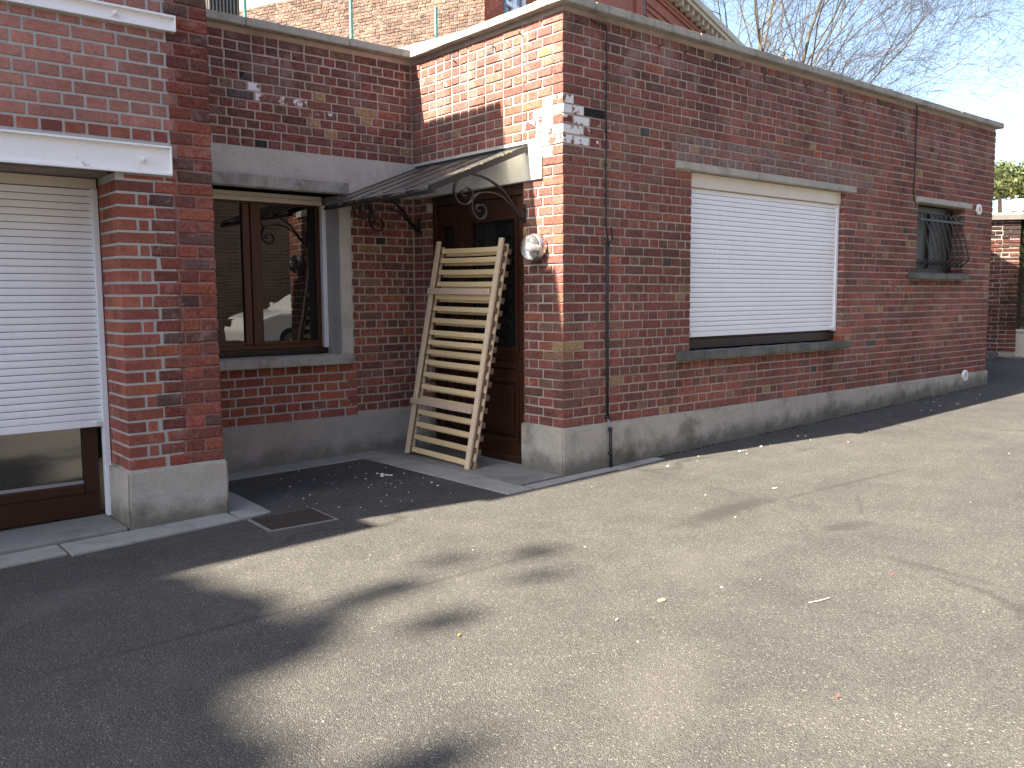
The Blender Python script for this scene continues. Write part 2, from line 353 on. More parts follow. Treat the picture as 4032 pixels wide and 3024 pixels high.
# ------------------------------------------------------------------ brickwork
class Wall:
    def __init__(s, o, ud, nd): s.o = Vector((*o, 0)); s.u = Vector((*ud, 0)); s.n = Vector((*nd, 0))
    def P(s, u, out, z): return s.o + s.u*u + s.n*out + Vector((0, 0, z))
def subtract(r, h):
    """rect r minus rect h, both (u0,u1,z0,z1)"""
    u0, u1, z0, z1 = r; a0, a1, b0, b1 = h
    if a0 >= u1 or a1 <= u0 or b0 >= z1 or b1 <= z0: return [r]
    out = []
    if z0 < b0: out.append((u0, u1, z0, b0))
    if z1 > b1: out.append((u0, u1, b1, z1))
    m0, m1 = max(z0, b0), min(z1, b1)
    if u0 < a0: out.append((u0, a0, m0, m1))
    if u1 > a1: out.append((a1, u1, m0, m1))
    return out
def sheet(w, rect, holes, out, mb):
    rs = [rect]
    for h in holes: rs = [q for r in rs for q in subtract(r, h)]
    for u0, u1, z0, z1 in rs: mb.add([w.P(u0, out, z0), w.P(u1, out, z0), w.P(u1, out, z1), w.P(u0, out, z1)], [(0, 1, 2, 3)])
OLD = [((.205, .082, .065), 50), ((.158, .077, .064), 30), ((.182, .101, .076), 14), ((.26, .175, .10), 2), ((.265, .093, .062), 3), ((.070, .062, .058), .5)]
NEW = [((.285, .098, .068), 6), ((.255, .087, .062), 4), ((.20, .07, .055), 1)]
SMR = [((.205, .068, .050), 5), ((.165, .064, .052), 5), ((.11, .063, .056), 2), ((.24, .075, .05), 2)]
PAL = [((.160, .105, .082), 5), ((.132, .087, .070), 4), ((.178, .118, .090), 3), ((.105, .073, .062), 2)]
COR = [((.36, .11, .07), 5), ((.31, .092, .058), 4), ((.4, .13, .085), 2)]
def pick(pal, jit=.16):
    t = random.uniform(0, sum(w for _, w in pal))
    for c, w in pal:
        t -= w
        if t <= 0: break
    k = 1+random.uniform(-jit, jit); return tuple(min(.9, v*k*(1+random.uniform(-.06, .06))) for v in c)
def brick_geo(w, r, depth, out, ch=.004, jit=.0015):
    u0, u1, z0, z1 = r; j = lambda: random.uniform(-jit, jit)
    def wb(u): return .0032*noise.noise(Vector((u*1.1+w.o.x*3, z0*2.3, w.o.y*5)))+.0012*noise.noise(Vector((u*6, z0*9, 3.1)))
    def ring(d, o, jj):
        q0, q1 = wb(u0), wb(u1)
        return [w.P(u0+d+jj(), o+jj()*.7, z0+q0+d+jj()), w.P(u1-d+jj(), o+jj()*.7, z0+q1+d+jj()), w.P(u1-d+jj(), o+jj()*.7, z1+q1-d+jj()), w.P(u0+d+jj(), o+jj()*.7, z1+q0-d+jj())]
    z = lambda: 0.0
    v = ring(ch, out, j) + ring(0, out-ch, j) + ring(0, out-depth, z)
    f = [(0, 1, 2, 3)]
    for k in (0, 4): f += [(k+i, k+4+i, k+4+(i+1) % 4, k+(i+1) % 4) for i in range(4)]
    return v, f
class Bricks:
    """collects bricks of one building; the ones that show largest become single objects"""
    def __init__(s): s.b = []
    def add(s, w, r, depth, out, col, mat, part, ch=.004, jit=.0015):
        if r[1]-r[0] < .030 or r[3]-r[2] < .014: return
        pc = proj(w.P((r[0]+r[1])/2, out, (r[2]+r[3])/2)); area = 0
        if pc and -60 < pc[0] < 4092 and -40 < pc[1] < 3064:
            view = (CAM - w.P((r[0]+r[1])/2, out, (r[2]+r[3])/2)).normalized().dot(w.n)
            area = (r[1]-r[0])*(r[3]-r[2])*max(view, 0)/pc[2]**2
        s.b.append((area, w, r, depth, out, col, mat, part, ch, jit))
    def emit(s, root, limit=300):
        s.b.sort(key=lambda t: -t[0]); rest = {}
        for i, (area, w, r, depth, out, col, mat, part, ch, jit) in enumerate(s.b):
            v, f = brick_geo(w, r, depth, out, ch, jit)
            if i < limit and area > 0:
                m = MB(); m.add(v, f, col); m.build('brick', mat, part)
            else:
                rest.setdefault(mat, MB()).add(v, f, col)
        for mat, m in rest.items(): stuff(m.build('brickwork', mat, root))
def course(u0, u1, lengths, gap, first=0.0):
    """cut a row into (a,b) spans using successive lengths from a generator"""
    u = u0+first; res = []
    if first > .03: res.append((u0, u0+first-gap))
    while u < u1-.03:
        L = next(lengths); e = min(u+L, u1)
        if u1-e < .04: e = u1
        res.append((u, e-gap if e < u1 else e)); u += L if e < u1 else 9
    return res
def row_spans(u0, u1, z0, z1, holes, kind, mix, gap, start=None, S=.211, Hh=.1055, alt=True):
    """spans of one course, started afresh on each side of an opening so that no slivers remain"""
    iv = [(u0, u1)]
    for h in holes:
        ov = min(z1, h[3])-max(z0, h[2])
        if ov > .5*(z1-z0): iv = [q for a, b in iv for q in (([(a, min(b, h[0]))] if a < h[0] else []) + ([(max(a, h[1]), b)] if b > h[1] else [])) if q[1]-q[0] > .03]
    out = []
    for a, b in iv:
        if a == u0 and start:
            out += start; a2 = start[-1][1]+gap; first = 0.0
        else: a2 = a; first = (.06+gap if kind == 'H' else 0.0) if a != u0 else 0.0
        out += course(a2, b, bond(kind, mix, S, Hh), gap, first)
    return out
def bond(kind, mix=.1, S=.211, Hh=.1055):
    while True:
        j = random.uniform(-.004, .004)
        if kind == 'S':
            if random.random() < mix:
                yield Hh+j; yield Hh-j
            else: yield S+j
        else:
            if random.random() < mix*.35: yield S*.75+j
            else: yield Hh+j*.7

# ------------------------------------------------------------------ ground
def ground_sheet(name, x0, x1, y0, y1, dz, mat, nx=1, ny=1):
    m = MB(); v = []
    for j in range(ny+1):
        for i in range(nx+1):
            x = x0+(x1-x0)*i/nx; y = y0+(y1-y0)*j/ny; v.append((x, y, gz(x, y)+dz))
    m.add(v, [(j*(nx+1)+i, j*(nx+1)+i+1, (j+1)*(nx+1)+i+1, (j+1)*(nx+1)+i) for j in range(ny) for i in range(nx)])
    return m.build(name, mat)
struct(ground_sheet('asphalt_yard', -90, 120, -90, 120, 0, 'asphalt'))
def slab(name, pts, h, mat, skirt=.05, bev=.006):
    """flush concrete strip: polygon top slightly above the asphalt with a worn edge"""
    m = MB(); n = len(pts)
    m.add([(x, y, gz(x, y)-skirt) for x, y in pts]+[(x, y, gz(x, y)+h) for x, y in pts], [tuple(range(n-1, -1, -1)), tuple(range(n, 2*n))]+[(i, (i+1) % n, n+(i+1) % n, n+i) for i in range(n)])
    return struct(m.build(name, mat, bevel=bev))
slab('kerb', [(-1.95, 1.60), (-.62, 1.585), (-.46, 1.70), (-.46, 1.83), (-1.95, 1.83)], .012, 'concrete_kerb')
slab('door_slab', [(-.395, -.012), (-.018, -.012), (-.018, 1.79), (-.455, 1.79), (-.455, 1.56)], .014, 'concrete_slab')
for a, b in ((-.15, .62), (.632, 1.24), (1.252, 1.70)):
    f = lambda y: -.40-.04*max(0, y)/1.6
    slab('kerb', [(f(a)-.225, a), (f(a)-.012, a), (f(b)-.012, b), (f(b)-.225, b)], .010, 'concrete_kerb')
for a, b in ((-.385, .42), (.428, .95)):
    slab('kerb', [(a, -.15), (b, -.125), (b, -.03), (a, -.03)], .005, 'concrete_kerb')
for a, b in ((-4.6, -3.09), (-3.078, -2.15)):
    slab('kerb', [(a, .45), (b, .495), (b, .712), (a, .712)], .012, 'concrete_kerb')
slab('kerb', [(-2.138, .50), (-1.935, .545), (-1.90, 1.22), (-2.115, 1.22)], .010, 'concrete_kerb')
slab('threshold', [(-4.6, .724), (-2.715, .724), (-2.715, 1.3), (-4.6, 1.3)], .028, 'concrete_slab', bev=.01)

# ------------------------------------------------------------------ the low brick house (annex)
L, D, H = 7.05, 1.82, 3.205
Z0, PT = .344, .0675
house = thing('brick_house', 'low flat-roofed red brick house with entrance recess and concrete coping', 'house')
WR = Wall((0, 0), (1, 0), (0, -1)); WD = Wall((0, 0), (0, 1), (-1, 0)); WB = Wall((0, D), (-1, 0), (0, -1))
rowz = lambda i: Z0+i*PT
BIG = (1.39, 3.69, rowz(7), rowz(28)); SML = (5.17, 6.29, rowz(17), rowz(28))
ZLB, ZLT = 2.079, rowz(30)
DOOR = (.42, 1.595, -1, ZLB)
CW = (.715, 1.93, .815, 2.07)      # casement window opening on the back wall (u = -x)
R = .007
def lining(w, hole, out0, out1, mb):   # jamb, head and sill faces of an opening
    u0, u1, z0, z1 = hole
    for p in ([(u0, z0), (u0, z1)], [(u1, z0), (u1, z1)], [(u0, z0), (u1, z0)], [(u0, z1), (u1, z1)]):
        (a, b), (c, d) = p; mb.add([w.P(a, out0, b), w.P(c, out0, d), w.P(c, out1, d), w.P(a, out1, b)], [(0, 1, 2, 3)])
mb = MB(); grow = lambda h, e: (h[0]-e, h[1]+e, h[2]-e, h[3]+e)
sheet(WR, (R, L-R, Z0-.05, H), [grow(BIG, .006), grow(SML, .006)], -R, mb)
lining(WR, grow(BIG, .006), -R, -.16, mb); lining(WR, grow(SML, .006), -R, -.22, mb)
mb.add([(L-R, R, -.1), (L-R, 5, -.1), (L-R, 5, H), (L-R, R, H)], [(0, 1, 2, 3)])
wall_r = mb.build('wall', 'mortar_old', house)
mb = MB(); sheet(WD, (R, D, Z0-.05, H), [grow(DOOR, .006)], -R, mb); lining(WD, grow(DOOR, .006), -R, -.05, mb)
wall_d = mb.build('wall', 'mortar_old', house)
NEWB = (.56, 2.0, .30, .76)
mb = MB(); sheet(WB, (-.02, 2.2, .28, H), [grow(CW, .0), NEWB], -R, mb); wall_b = mb.build('wall', 'mortar_old', house)
mb = MB(); sheet(WB, NEWB, [], -.005, mb); wall_n = mb.build('wall', 'mortar_new', house)
# roof deck and the hidden rear of the house
mb = MB(); mb.add([(.01, .05, H-.12), (L-.02, .05, H-.12), (L-.02, 5, H-.12), (.01, 5, H-.12)], [(0, 1, 2, 3)])
mb.add([(-6, D+.02, H-.12), (.01, D+.02, H-.12), (.01, 5, H-.12), (-6, 5, H-.12)], [(0, 1, 2, 3)])
mb.add([(-6, 5, -.3), (L, 5, -.3), (L, 5, H-.02), (-6, 5, H-.02)], [(0, 1, 2, 3)])
mb.build('roof', 'roof_slate', house)
BR = Bricks()
G = .012; GV = .0145
def paint_r(u, z):
    if u < .32 and rowz(29) < z < rowz(33): return random.choice((.56, .50, .60, .40)) if u < .22 else .40
    if u < .55 and rowz(29.5) < z < rowz(32): return .36
    if .45 < u < 2.0 and 2.55 < z < 2.95: return random.choice((.32, .36)) if random.random() < .24 else 0
    if u > 6.2 and 2.3 < z < 2.6: return .25 if random.random() < .3 else 0
    return .2 if random.random() < .02 else 0
def paint_d(u, z):
    if u < .22 and rowz(28.3) < z < rowz(34): return random.choice((.62, .54, .50, .58))
    if u < .34 and rowz(30) < z < rowz(33): return .44
    if u > 1.5 and z > 2.75: return .36 if random.random() < .25 else 0
    if z > 2.75: return random.choice((.30, .36, .40)) if random.random() < .18 else 0
    return 0
def paint_b(u, z):
    x = -u
    if -1.42 < x < -1.30 and rowz(36.0) < z < rowz(37.2): return .57
    if -1.40 < x < -1.05 and rowz(34.8) < z < rowz(36.2): return .45
    if -1.05 < x < -.72 and rowz(33.8) < z < rowz(35.2): return .37
    return 0
nrow = int((H-Z0)/PT)
LINT_B = (1.19, 3.885, rowz(28)-.002, rowz(29)-.004); LINT_S = (5.10, 6.47, rowz(28)-.002, rowz(29)-.004)
SILL_B = (1.215, 3.75, rowz(6)-.003, rowz(7)); SILL_S = (5.0, 6.33, rowz(16)-.003, rowz(17))
DL = (.208, D, ZLB, ZLT)
AIR = (.205, .40, rowz(32), rowz(33))
for i in range(nrow+1):
    z0, z1 = rowz(i), min(rowz(i+1), H)-G
    if z1-z0 < .02: continue
    A = i % 2 == 0
    # right wall
    HR = (BIG, SML, LINT_B, LINT_S, SILL_B, SILL_S, AIR)
    spans = row_spans(0, L, z0, z1, HR, 'S' if A else 'H', .14, GV, None if A else [(0, .1), (.1145, .255)])
    for n_, (a, b) in enumerate(spans):
        rs = [(a, b, z0, z1)]
        for h in (BIG, SML, LINT_B, LINT_S, SILL_B, SILL_S, AIR):
            rs = [q for r in rs for q in subtract(r, (h[0]-.004, h[1]+.004, h[2]-.004, h[3]+.002))]
        for r in rs:
            c = pick(OLD); u = (r[0]+r[1])/2
            if 3.6 < u and z0 < 1.4: c = tuple(v*1.12 for v in c)
            if BIG[0]-.2 < u < BIG[1]+.5 and 29 <= i <= 31: g = random.uniform(.2, .7); c = tuple(v*(1-g)+q*g for v, q in zip(c, (.17, .155, .15)))
            BR.add(WR, r, .21 if abs(u-5.73) < .95 else .10, random.uniform(-.0025, .002), (*c, paint_r(u, z0+.03)), 'brick_old', wall_r, .0035, .0018)
    # door wall: in rows A the right wall's stretcher end shows as the header at the corner
    spans = [(.1125, .253), (.2675, .358), (.3715, .42)]+course(.4305, D, bond('H', .14), GV) if A else [(0, .2025), (.217, .42)]+course(.4305, D, bond('S', .14), GV)
    for a, b in spans:
        rs = [(a, b, z0, z1)]
        for h in (DOOR, DL): rs = [q for r in rs for q in subtract(r, (h[0]-.003, h[1]+.003, h[2]-.004, h[3]+.004))]
        for r in rs:
            c = pick(OLD)
            if i in (4, 5) and .25 < a < .45: c = pick(NEW)
            BR.add(WD, r, .10, random.uniform(-.003, .0025), (*c, paint_d((r[0]+r[1])/2, z0+.03)), 'brick_old', wall_d, .0035, .002)
for i in range(-1, nrow+1):
    z0, z1 = max(rowz(i), .315), min(rowz(i+1), H)-G
    if z1-z0 < .02: continue
    A = i % 2 == 0
    for a, b in course(.012, 2.0, bond('H' if A else 'S', .12), GV, .06 if A else .11):
        rs = [(a, b, z0, z1)]
        for h in ((.607, 2.2, .74, 2.16), (0-.02, 2.3, ZLB, ZLT), (-.02, .70, 9, 9.1)):
            rs = [q for r in rs for q in subtract(r, (h[0]-.004, h[1]+.004, h[2]-.004, h[3]+.004))]
        edge = .58 if A else .66
        for r in rs:
            if r[3] < .80:
                for q in subtract(r, (edge, 3, 0, .8)):
                    BR.add(WB, q, .08, random.uniform(-.0025, .002), (*pick(OLD), 0), 'brick_old', wall_b, .0035, .0018)
                continue
            c = pick(OLD)
            if r[0] < .9 and 31 < i < 38 and random.random() < .10: c = (.33, .225, .12)
            if random.random() < .015: c = (.03, .031, .034)
            BR.add(WB, r, .08, random.uniform(-.0025, .002), (*c, paint_b((r[0]+r[1])/2, z0+.03)), 'brick_old', wall_b, .0035, .0018)
# newer bricks under the casement window
zz = .318
for i in range(6):
    z0, z1 = zz+i*.0715, zz+(i+1)*.0715-.014; A = i % 2 == 1
    for a, b in course(.58 if rowz(0) else .66, 2.0, bond('H' if A else 'S', 0, .226, .113), .0145, .06 if A else .12):
        if z1 > .745: continue
        BR.add(WB, (a, b, z0, z1), .08, random.uniform(-.001, .001), (*pick(NEW, .1), 0), 'brick_new', wall_n, .003, .001)
BR.emit(house, 300)
# concrete: plinths, band, lintels, sills, coping
def plinth(name, a, b, ztop, mat): return rough_box(name, (a[0], a[1], -.25), (b[0], b[1], ztop), mat, house, amp=.003)
def plinth_run(x0, x1, y0, y1, ztop, mat):
    return rough_box('plinth', (x0, y0, -.2), (x1, y1, ztop), mat, house, amp=.003, bev=.01)
plinth_run(-.016, L+.02, -.0235, .08, Z0-.003, 'concrete_plinth')
plinth_run(-.022, .045, -.025, .43, Z0-.0035, 'concrete_plinth')
plinth_run(-.020, .045, 1.59, D-.026, .312, 'concrete_render')
plinth_run(-2.2, .05, D-.022, D+.05, .314, 'concrete_render')
rough_box('lintel', (-2.2, D-.010, ZLB), (-.012, D+.06, ZLT-.004), 'concrete_band', house, amp=.002, bev=.004)
rough_box('lintel', (-.012, .208, ZLB), (.07, D+.012, ZLT-.005), 'concrete_band', house, amp=.002, bev=.004)
rough_box('window_hood', (-2.2, D-.062, 2.068), (-.645, D-.011, 2.158), 'concrete_hood', house, amp=.003, bev=.008)
rough_box('lintel', (1.19, -.009, rowz(28)), (3.885, .10, rowz(29)-.007), 'concrete_lintel', house, amp=.003, bev=.006)
rough_box('lintel', (5.10, -.009, rowz(28)), (6.47, .12, rowz(29)-.007), 'concrete_lintel', house, amp=.003, bev=.006)
rough_box('window_jamb', (-.715, D-.014, .806), (-.607, D+.27, 2.067), 'concrete_band', house, amp=.002, bev=.006)
def copings(axis, a, b, lo, hi, z, step, flip=False):
    n = max(1, round((b-a)/step)); s_ = (b-a)/n
    for k in range(n):
        p, q = a+k*s_+.0015, a+(k+1)*s_-.0015; dz = random.uniform(-.003, .003)
        A_, B_ = ((p, lo, z+dz), (q, hi, z+.058+dz)) if axis == 'x' else ((lo, p, z+dz), (hi, q, z+.058+dz))
        rough_box('coping_slab', A_, B_, 'concrete_coping', house, amp=.003, bev=.005)
copings('x', .26, L+.055, -.062, .24, H+.001, 1.12)
rough_box('coping_slab', (-.062, -.062, H+.001), (.257, .24, H+.06), 'concrete_coping', house, amp=.003, bev=.005)
copings('y', .243, D-.07, -.060, .24, H+.001, .76)
copings('x', -2.3, .24, D-.066, D+.24, H+.003, .85)

# ---- big window with white roller shutter
def roller(parent, x0, x1, y, ztop, zbot, pitch, stops=(), slat_mat='pvc_white', skew=0.0):
    n = round((ztop-zbot)/pitch); pitch = (ztop-zbot)/n; prof = []
    for k in range(7):
        t = k/6; prof.append((-.0022*math.sin(PI*t)**.5-.001, t*(pitch-.004)))
    m = MB(); v = []
    for xx in (x0, x1):
        for (dy, dz) in prof: v.append((xx, dy, dz))
        v.append((xx, .006, pitch-.004)); v.append((xx, .006, 0))
    k = len(prof)+2
    f = [(i, i+1, k+i+1, k+i) for i in range(k-1)]+[(k-1, 0, k, 2*k-1), tuple(range(k)), tuple(range(2*k-1, k-1, -1))]
    m.add(v, f); first = m.build('slat', slat_mat, parent); first.location = (0, y, zbot)
    for i in range(1, n):
        o = first.copy(); COL.objects.link(o); o.parent = parent; o.location = (random.uniform(-.0008, .0008), y+random.uniform(-.0006, .0006), zbot+i*pitch)
    MB().add if False else None
    mb = MB(); mb.add([(x0, y+.005, zbot), (x1, y+.005, zbot), (x1, y+.005, zbot+n*pitch), (x0, y+.005, zbot+n*pitch)], [(0, 1, 2, 3)]); mb.build('slat_joint', 'iron_grille', parent)
    box('bottom_bar', (x0, y-.007, zbot-.045), (x1, y+.008, zbot-.003), slat_mat, parent, bevel=.003)
    for xs in stops:
        MB().cyl((xs, y-.006, zbot-.022), (xs, y-.040, zbot-.022), .011, n=14).build('stop_knob', 'plastic_white', parent, smooth=False)
    return zbot+n*pitch
wb = box('window', (1.40, .085, .83), (3.68, .15, .905), 'frame_dark', house, bevel=.004)
box('frame', (1.40, .105, .905), (3.68, .16, .93), 'frame_dark', wb, bevel=.003)
for xx in (2.02, 2.92): box('frame', (xx, .10, .906), (xx+.055, .155, 1.02), 'frame_dark', wb, bevel=.003)
box('pane', (1.41, .135, .93), (3.67, .14, 1.02), 'glass_low', wb)
zt = roller(wb, 1.400, 3.648, .075, 2.117, .972, .0394, (1.45, 3.60))
box('shutter_box', (1.398, .045, 2.118), (3.684, .16, rowz(28)-.003), 'pvc_cream', wb, bevel=.006)
box('guide', (3.650, .058, .915), (3.686, .11, 2.117), 'guide_white', wb, bevel=.003)
box('guide', (1.392, .058, .915), (1.402, .11, 2.117), 'guide_white', wb, bevel=.002)
rough_box('sill', (1.215, -.066, rowz(6)+.002), (3.75, .08, rowz(7)+.004), 'concrete_sill', wb, amp=.006, bev=.008)
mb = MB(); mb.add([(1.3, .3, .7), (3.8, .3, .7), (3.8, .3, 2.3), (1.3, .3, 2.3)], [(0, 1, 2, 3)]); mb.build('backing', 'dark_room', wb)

# ---- small window with wrought grille
ws = box('window', (5.175, .13, rowz(17)+.002), (6.285, .19, rowz(17)+.06), 'frame_dark', house, bevel=.004)
for a, b, z0, z1 in ((5.175, 5.235, rowz(17)+.061, 2.22), (6.225, 6.285, rowz(17)+.061, 2.22), (5.236, 6.224, 2.15, 2.22)):
    box('frame', (a, .13, z0), (b, .185, z1), 'frame_dark', ws, bevel=.004)
box('frame', (5.70, .125, rowz(17)+.061), (5.76, .18, 2.149), 'frame_dark', ws, bevel=.004)
for a, b in ((5.236, 5.699), (5.761, 6.224)): box('pane', (a, .155, rowz(17)+.061), (b, .16, 2.149), 'glass_frosted', ws)
rough_box('sill', (5.0, -.066, rowz(16)-.002), (6.33, .12, rowz(17)+.001), 'concrete_sill', ws, amp=.006, bev=.008)
gy = .012; zb_, zt_ = 1.575, 2.06
for k in range(9):
    x = 5.24+k*.119
    def bow(t): return gy - .135*(1-t)**.75*min(1, (t+.01)/.13)
    pts = [(x, .0+bow(t)*1.0, zb_+(zt_-zb_)*t) for t in [i/14 for i in range(15)]]
    mb = MB(); mb.tube(pts, .0075, 6)
    top = [(x+.058-.058*math.cos(a), gy, zt_+.012+.062*math.sin(a)) for a in [PI*i/10 for i in range(0, 13)]]
    bot = [(x+.03-.03*math.cos(a), gy-.01, zb_-.005+.03*math.sin(a)) for a in [-PI*i/8 for i in range(0, 9)]]+[]
    mb.tube(top, .007, 6)
    mb.tube([(p[0], p[1], p[2]+.03) for p in [(x+.032*math.cos(a)-.032, gy-.02, zb_+.0+.032*math.sin(a)) for a in [2*PI*i/12 for i in range(11)]]], .006, 6)
    zc = zb_+(zt_-zb_)*.52; yc = bow(.52)
    for s_ in (-.03, 0, .03): mb.lathe((x, yc, zc+s_), (0, 0, 1), [(.001, -.012), (.013, 0), (.001, .012)], 6)
    mb.build('grille_bar', 'iron_grille', ws, smooth=True)
for z, y_ in ((zt_-.012, gy), (zb_+.012, gy)): box('grille_rail', (5.19, y_-.012, z), (6.27, y_+.004, z+.022), 'iron_grille', ws, bevel=.002)
for x in (5.195, 6.25): MB().cyl((x, gy, zt_), (x, .06, zt_), .007, n=8).build('grille_stay', 'iron_grille', ws)
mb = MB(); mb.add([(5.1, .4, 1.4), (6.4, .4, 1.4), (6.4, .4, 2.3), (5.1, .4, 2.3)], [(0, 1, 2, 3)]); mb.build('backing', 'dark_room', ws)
# vents and air brick
for (x, z, r, y) in ((6.643, 2.241, .062, -.004), (6.408, .318, .066, -.028)):
    v = MB().lathe((x, y, z), (0, -1, 0), [(r, -.01), (r, .010), (r*.9, .015), (r*.55, .015), (r*.52, .008), (.001, .008)], 28).build('vent_cap', 'plastic_white', house, smooth=False)
    for k in range(3): box('vent_slit', (x-r*.42, y-.014, z-r*.3+k*r*.26), (x+r*.42, y-.011, z-r*.3+k*r*.26+.006), 'vent_dark', v)
ab = box('air_brick', (.207, .004, rowz(32)), (.398, .03, rowz(33)-.008), 'iron_black', house)
mb = MB()
for k in range(9):
    x = .212+k*.0225
    mb.strip([(x, 0.001, rowz(32)+.003), (x+.022, 0.001, rowz(33)-.011)], (0, 1, 0), .004, .003); mb.strip([(x+.022, 0.0, rowz(32)+.003), (x, 0.0, rowz(33)-.011)], (0, 1, 0), .004, .003)
mb.build('grid', 'iron_black', ab)

# ---- casement window on the recessed wall
YW = 2.06
wc = box('window', (-1.95, YW-.03, .818), (-.722, YW+.05, .862), 'frame_dark', house, bevel=.004)
box('frame', (-1.95, YW, .863), (-.737, YW+.05, .90), 'window_wood', wc, bevel=.004)
box('frame', (-.79, YW, .901), (-.737, YW+.05, 2.0), 'window_wood', wc, bevel=.004)
box('frame', (-1.95, YW, 1.985), (-.80, YW+.05, 2.03), 'window_wood', wc, bevel=.004)
for a, b, yy in ((-1.405, -1.345, YW-.006), (-1.343, -1.262, YW-.018)): box('mullion', (a, yy, .901), (b, YW+.045, 1.984), 'window_wood', wc, bevel=.006)
box('bead', (-1.262, YW-.002, .901), (-.79, YW+.03, .925), 'window_wood', wc, bevel=.003); box('bead', (-1.95, YW-.002, .901), (-1.405, YW+.03, .925), 'window_wood', wc, bevel=.003)
box('pane', (-1.95, YW+.018, .925), (-1.405, YW+.024, 1.985), 'glass_window', wc); box('pane', (-1.262, YW+.018, .925), (-.79, YW+.024, 1.985), 'glass_window', wc)
for z0, z1 in ((1.998, 2.032), (2.034, 2.066)): box('shutter_box', (-2.0, YW-.05+.004*(z0 > 2.03), z0), (-.752, YW-.008, z1), 'pvc_cream', wc, bevel=.003)
box('guide', (-.757, YW-.048, .863), (-.719, YW-.005, 2.0), 'guide_white', wc, bevel=.003)
rough_box('sill', (-2.1, D-.07, .738), (-.638, YW, .812), 'concrete_hood', wc, amp=.003, bev=.008)

# ---- front door
XD = .045
door = box('door', (XD+.02, .40, -.02), (XD+.06, 1.62, 2.10), 'door_wood', house)
def molding(y0, y1, z0, z1, w=.04, h=.016, name='molding', x=XD):
    m = MB()
    for a, b in (((y0, z0), (y0+w, z1)), ((y1-w, z0), (y1, z1)), ((y0+w, z0), (y1-w, z0+w)), ((y0+w, z1-w), (y1-w, z1))):
        m.box((x-h, a[0], a[1]), (x+.021, b[0], b[1]))
    return m.build(name, 'door_wood', door)
def frame_piece(y0, y1, z0, z1, h=.0, n='stile'): return box(n, (XD-h, y0, z0), (XD+.021, y1, z1), 'door_wood', door, bevel=.004)
frame_piece(1.545, 1.592, -.01, 2.076, .012, 'door_frame'); frame_piece(.42, .462, -.01, 2.076, .012, 'door_frame'); frame_piece(.463, 1.544, 2.0, 2.076, .012, 'door_frame')
# narrow fixed leaf: Y 1.20..1.545, main leaf .462..1.165
frame_piece(1.165, 1.20, .0, 1.998, .010, 'mullion')
for (y0, y1) in ((.463, 1.164), (1.201, 1.544)):
    s_ = .065
    frame_piece(y0, y0+s_, .02, 1.997, .0); frame_piece(y1-s_, y1, .02, 1.997, .0)
    for z0, z1 in ((.02, .17), (.655, .70), (.80, .865), (1.85, 1.997)): frame_piece(y0+s_+.001, y1-s_-.001, z0, z1, -.001, 'rail')
    box('pane', (XD+.012, y0+s_, .865), (XD+.018, y1-s_, 1.85), 'glass_door', door)
    molding(y0+s_-.012, y1-s_+.012, .855, 1.862, .03, .014); molding(y0+s_-.01, y1-s_+.01, .165, .66, .035, .012); molding(y0+s_, y1-s_, .695, .805, .02, .008)
    frame_piece(y0+s_+.055, y1-s_-.055, .225, .60, .004, 'panel'); frame_piece(y0+s_+.03, y1-s_-.03, .725, .775, .002, 'panel')
    # wrought scroll ornaments behind the glass
    mb = MB(); w_ = y1-y0-2*s_; cols = 3 if w_ > .4 else 1
    for cc in range(cols):
        yc = y0+s_+w_*(cc+.5)/cols
        for rr in range(8):
            zc = .93+rr*.118
            for sg in (-1, 1):
                pts = [(XD+.006, yc+sg*(.012+.045*(1-math.cos(a))*.6), zc+.055*math.sin(a)) for a in [-.9+1.8*i/8 for i in range(9)]]
                mb.strip(pts, (1, 0, 0), .006, .004)
    mb.build('ornament', 'iron_grille', door)
box('weather_bar', (XD-.035, .465, .02), (XD-.001, 1.16, .075), 'door_wood', door, bevel=.008)
box('threshold', (-.015, .422, -.03), (XD+.02, 1.593, .018), 'concrete_slab', door, bevel=.004)
MB().lathe((XD-.002, 1.09, .98), (-1, 0, 0), [(.001, .0), (.02, 0), (.02, .008), (.009, .012), (.009, .04), (.024, .05), (.026, .07), (.001, .08)], 16).build('handle', 'iron_black', door, smooth=True)

# ------------------------------------------------------------------ garage building at the left
XR, XL, PG = -2.1446, -2.6898, .7328
ZG, PGT, GG = .2876, .0714, .0145
garage = thing('garage_building', 'taller brick building at left with white steel beams and half-closed shutter', 'building')
WG = Wall((XR, PG), (-1, 0), (0, -1)); WV = Wall((XL, PG), (0, 1), (-1, 0))
UB = XR-XL; OPEN = (UB, 4.0, -1, 1.958)
BEAM = (XR+2.387, 4.0, 1.955, 2.122); BEAM2 = (XR+2.334, 4.0, 2.757, 2.848)
zg = lambda i: ZG+i*PGT
GT = 3.32
mb = MB(); sheet(WG, (.012, 4.0, ZG-.05, GT), [OPEN, (0, .235, 0, 4)], -.004, mb); gw = mb.build('wall', 'mortar_new', garage)
mb = MB(); sheet(WG, (.006, .26, ZG-.05, GT), [], -.0055, mb); gw2 = mb.build('wall', 'mortar_pink', garage)
mb = MB(); sheet(WV, (.012, .42, ZG-.05, 1.96), [], -.004, mb); gv = mb.build('wall', 'mortar_new', garage)
BG = Bricks(); i = 0
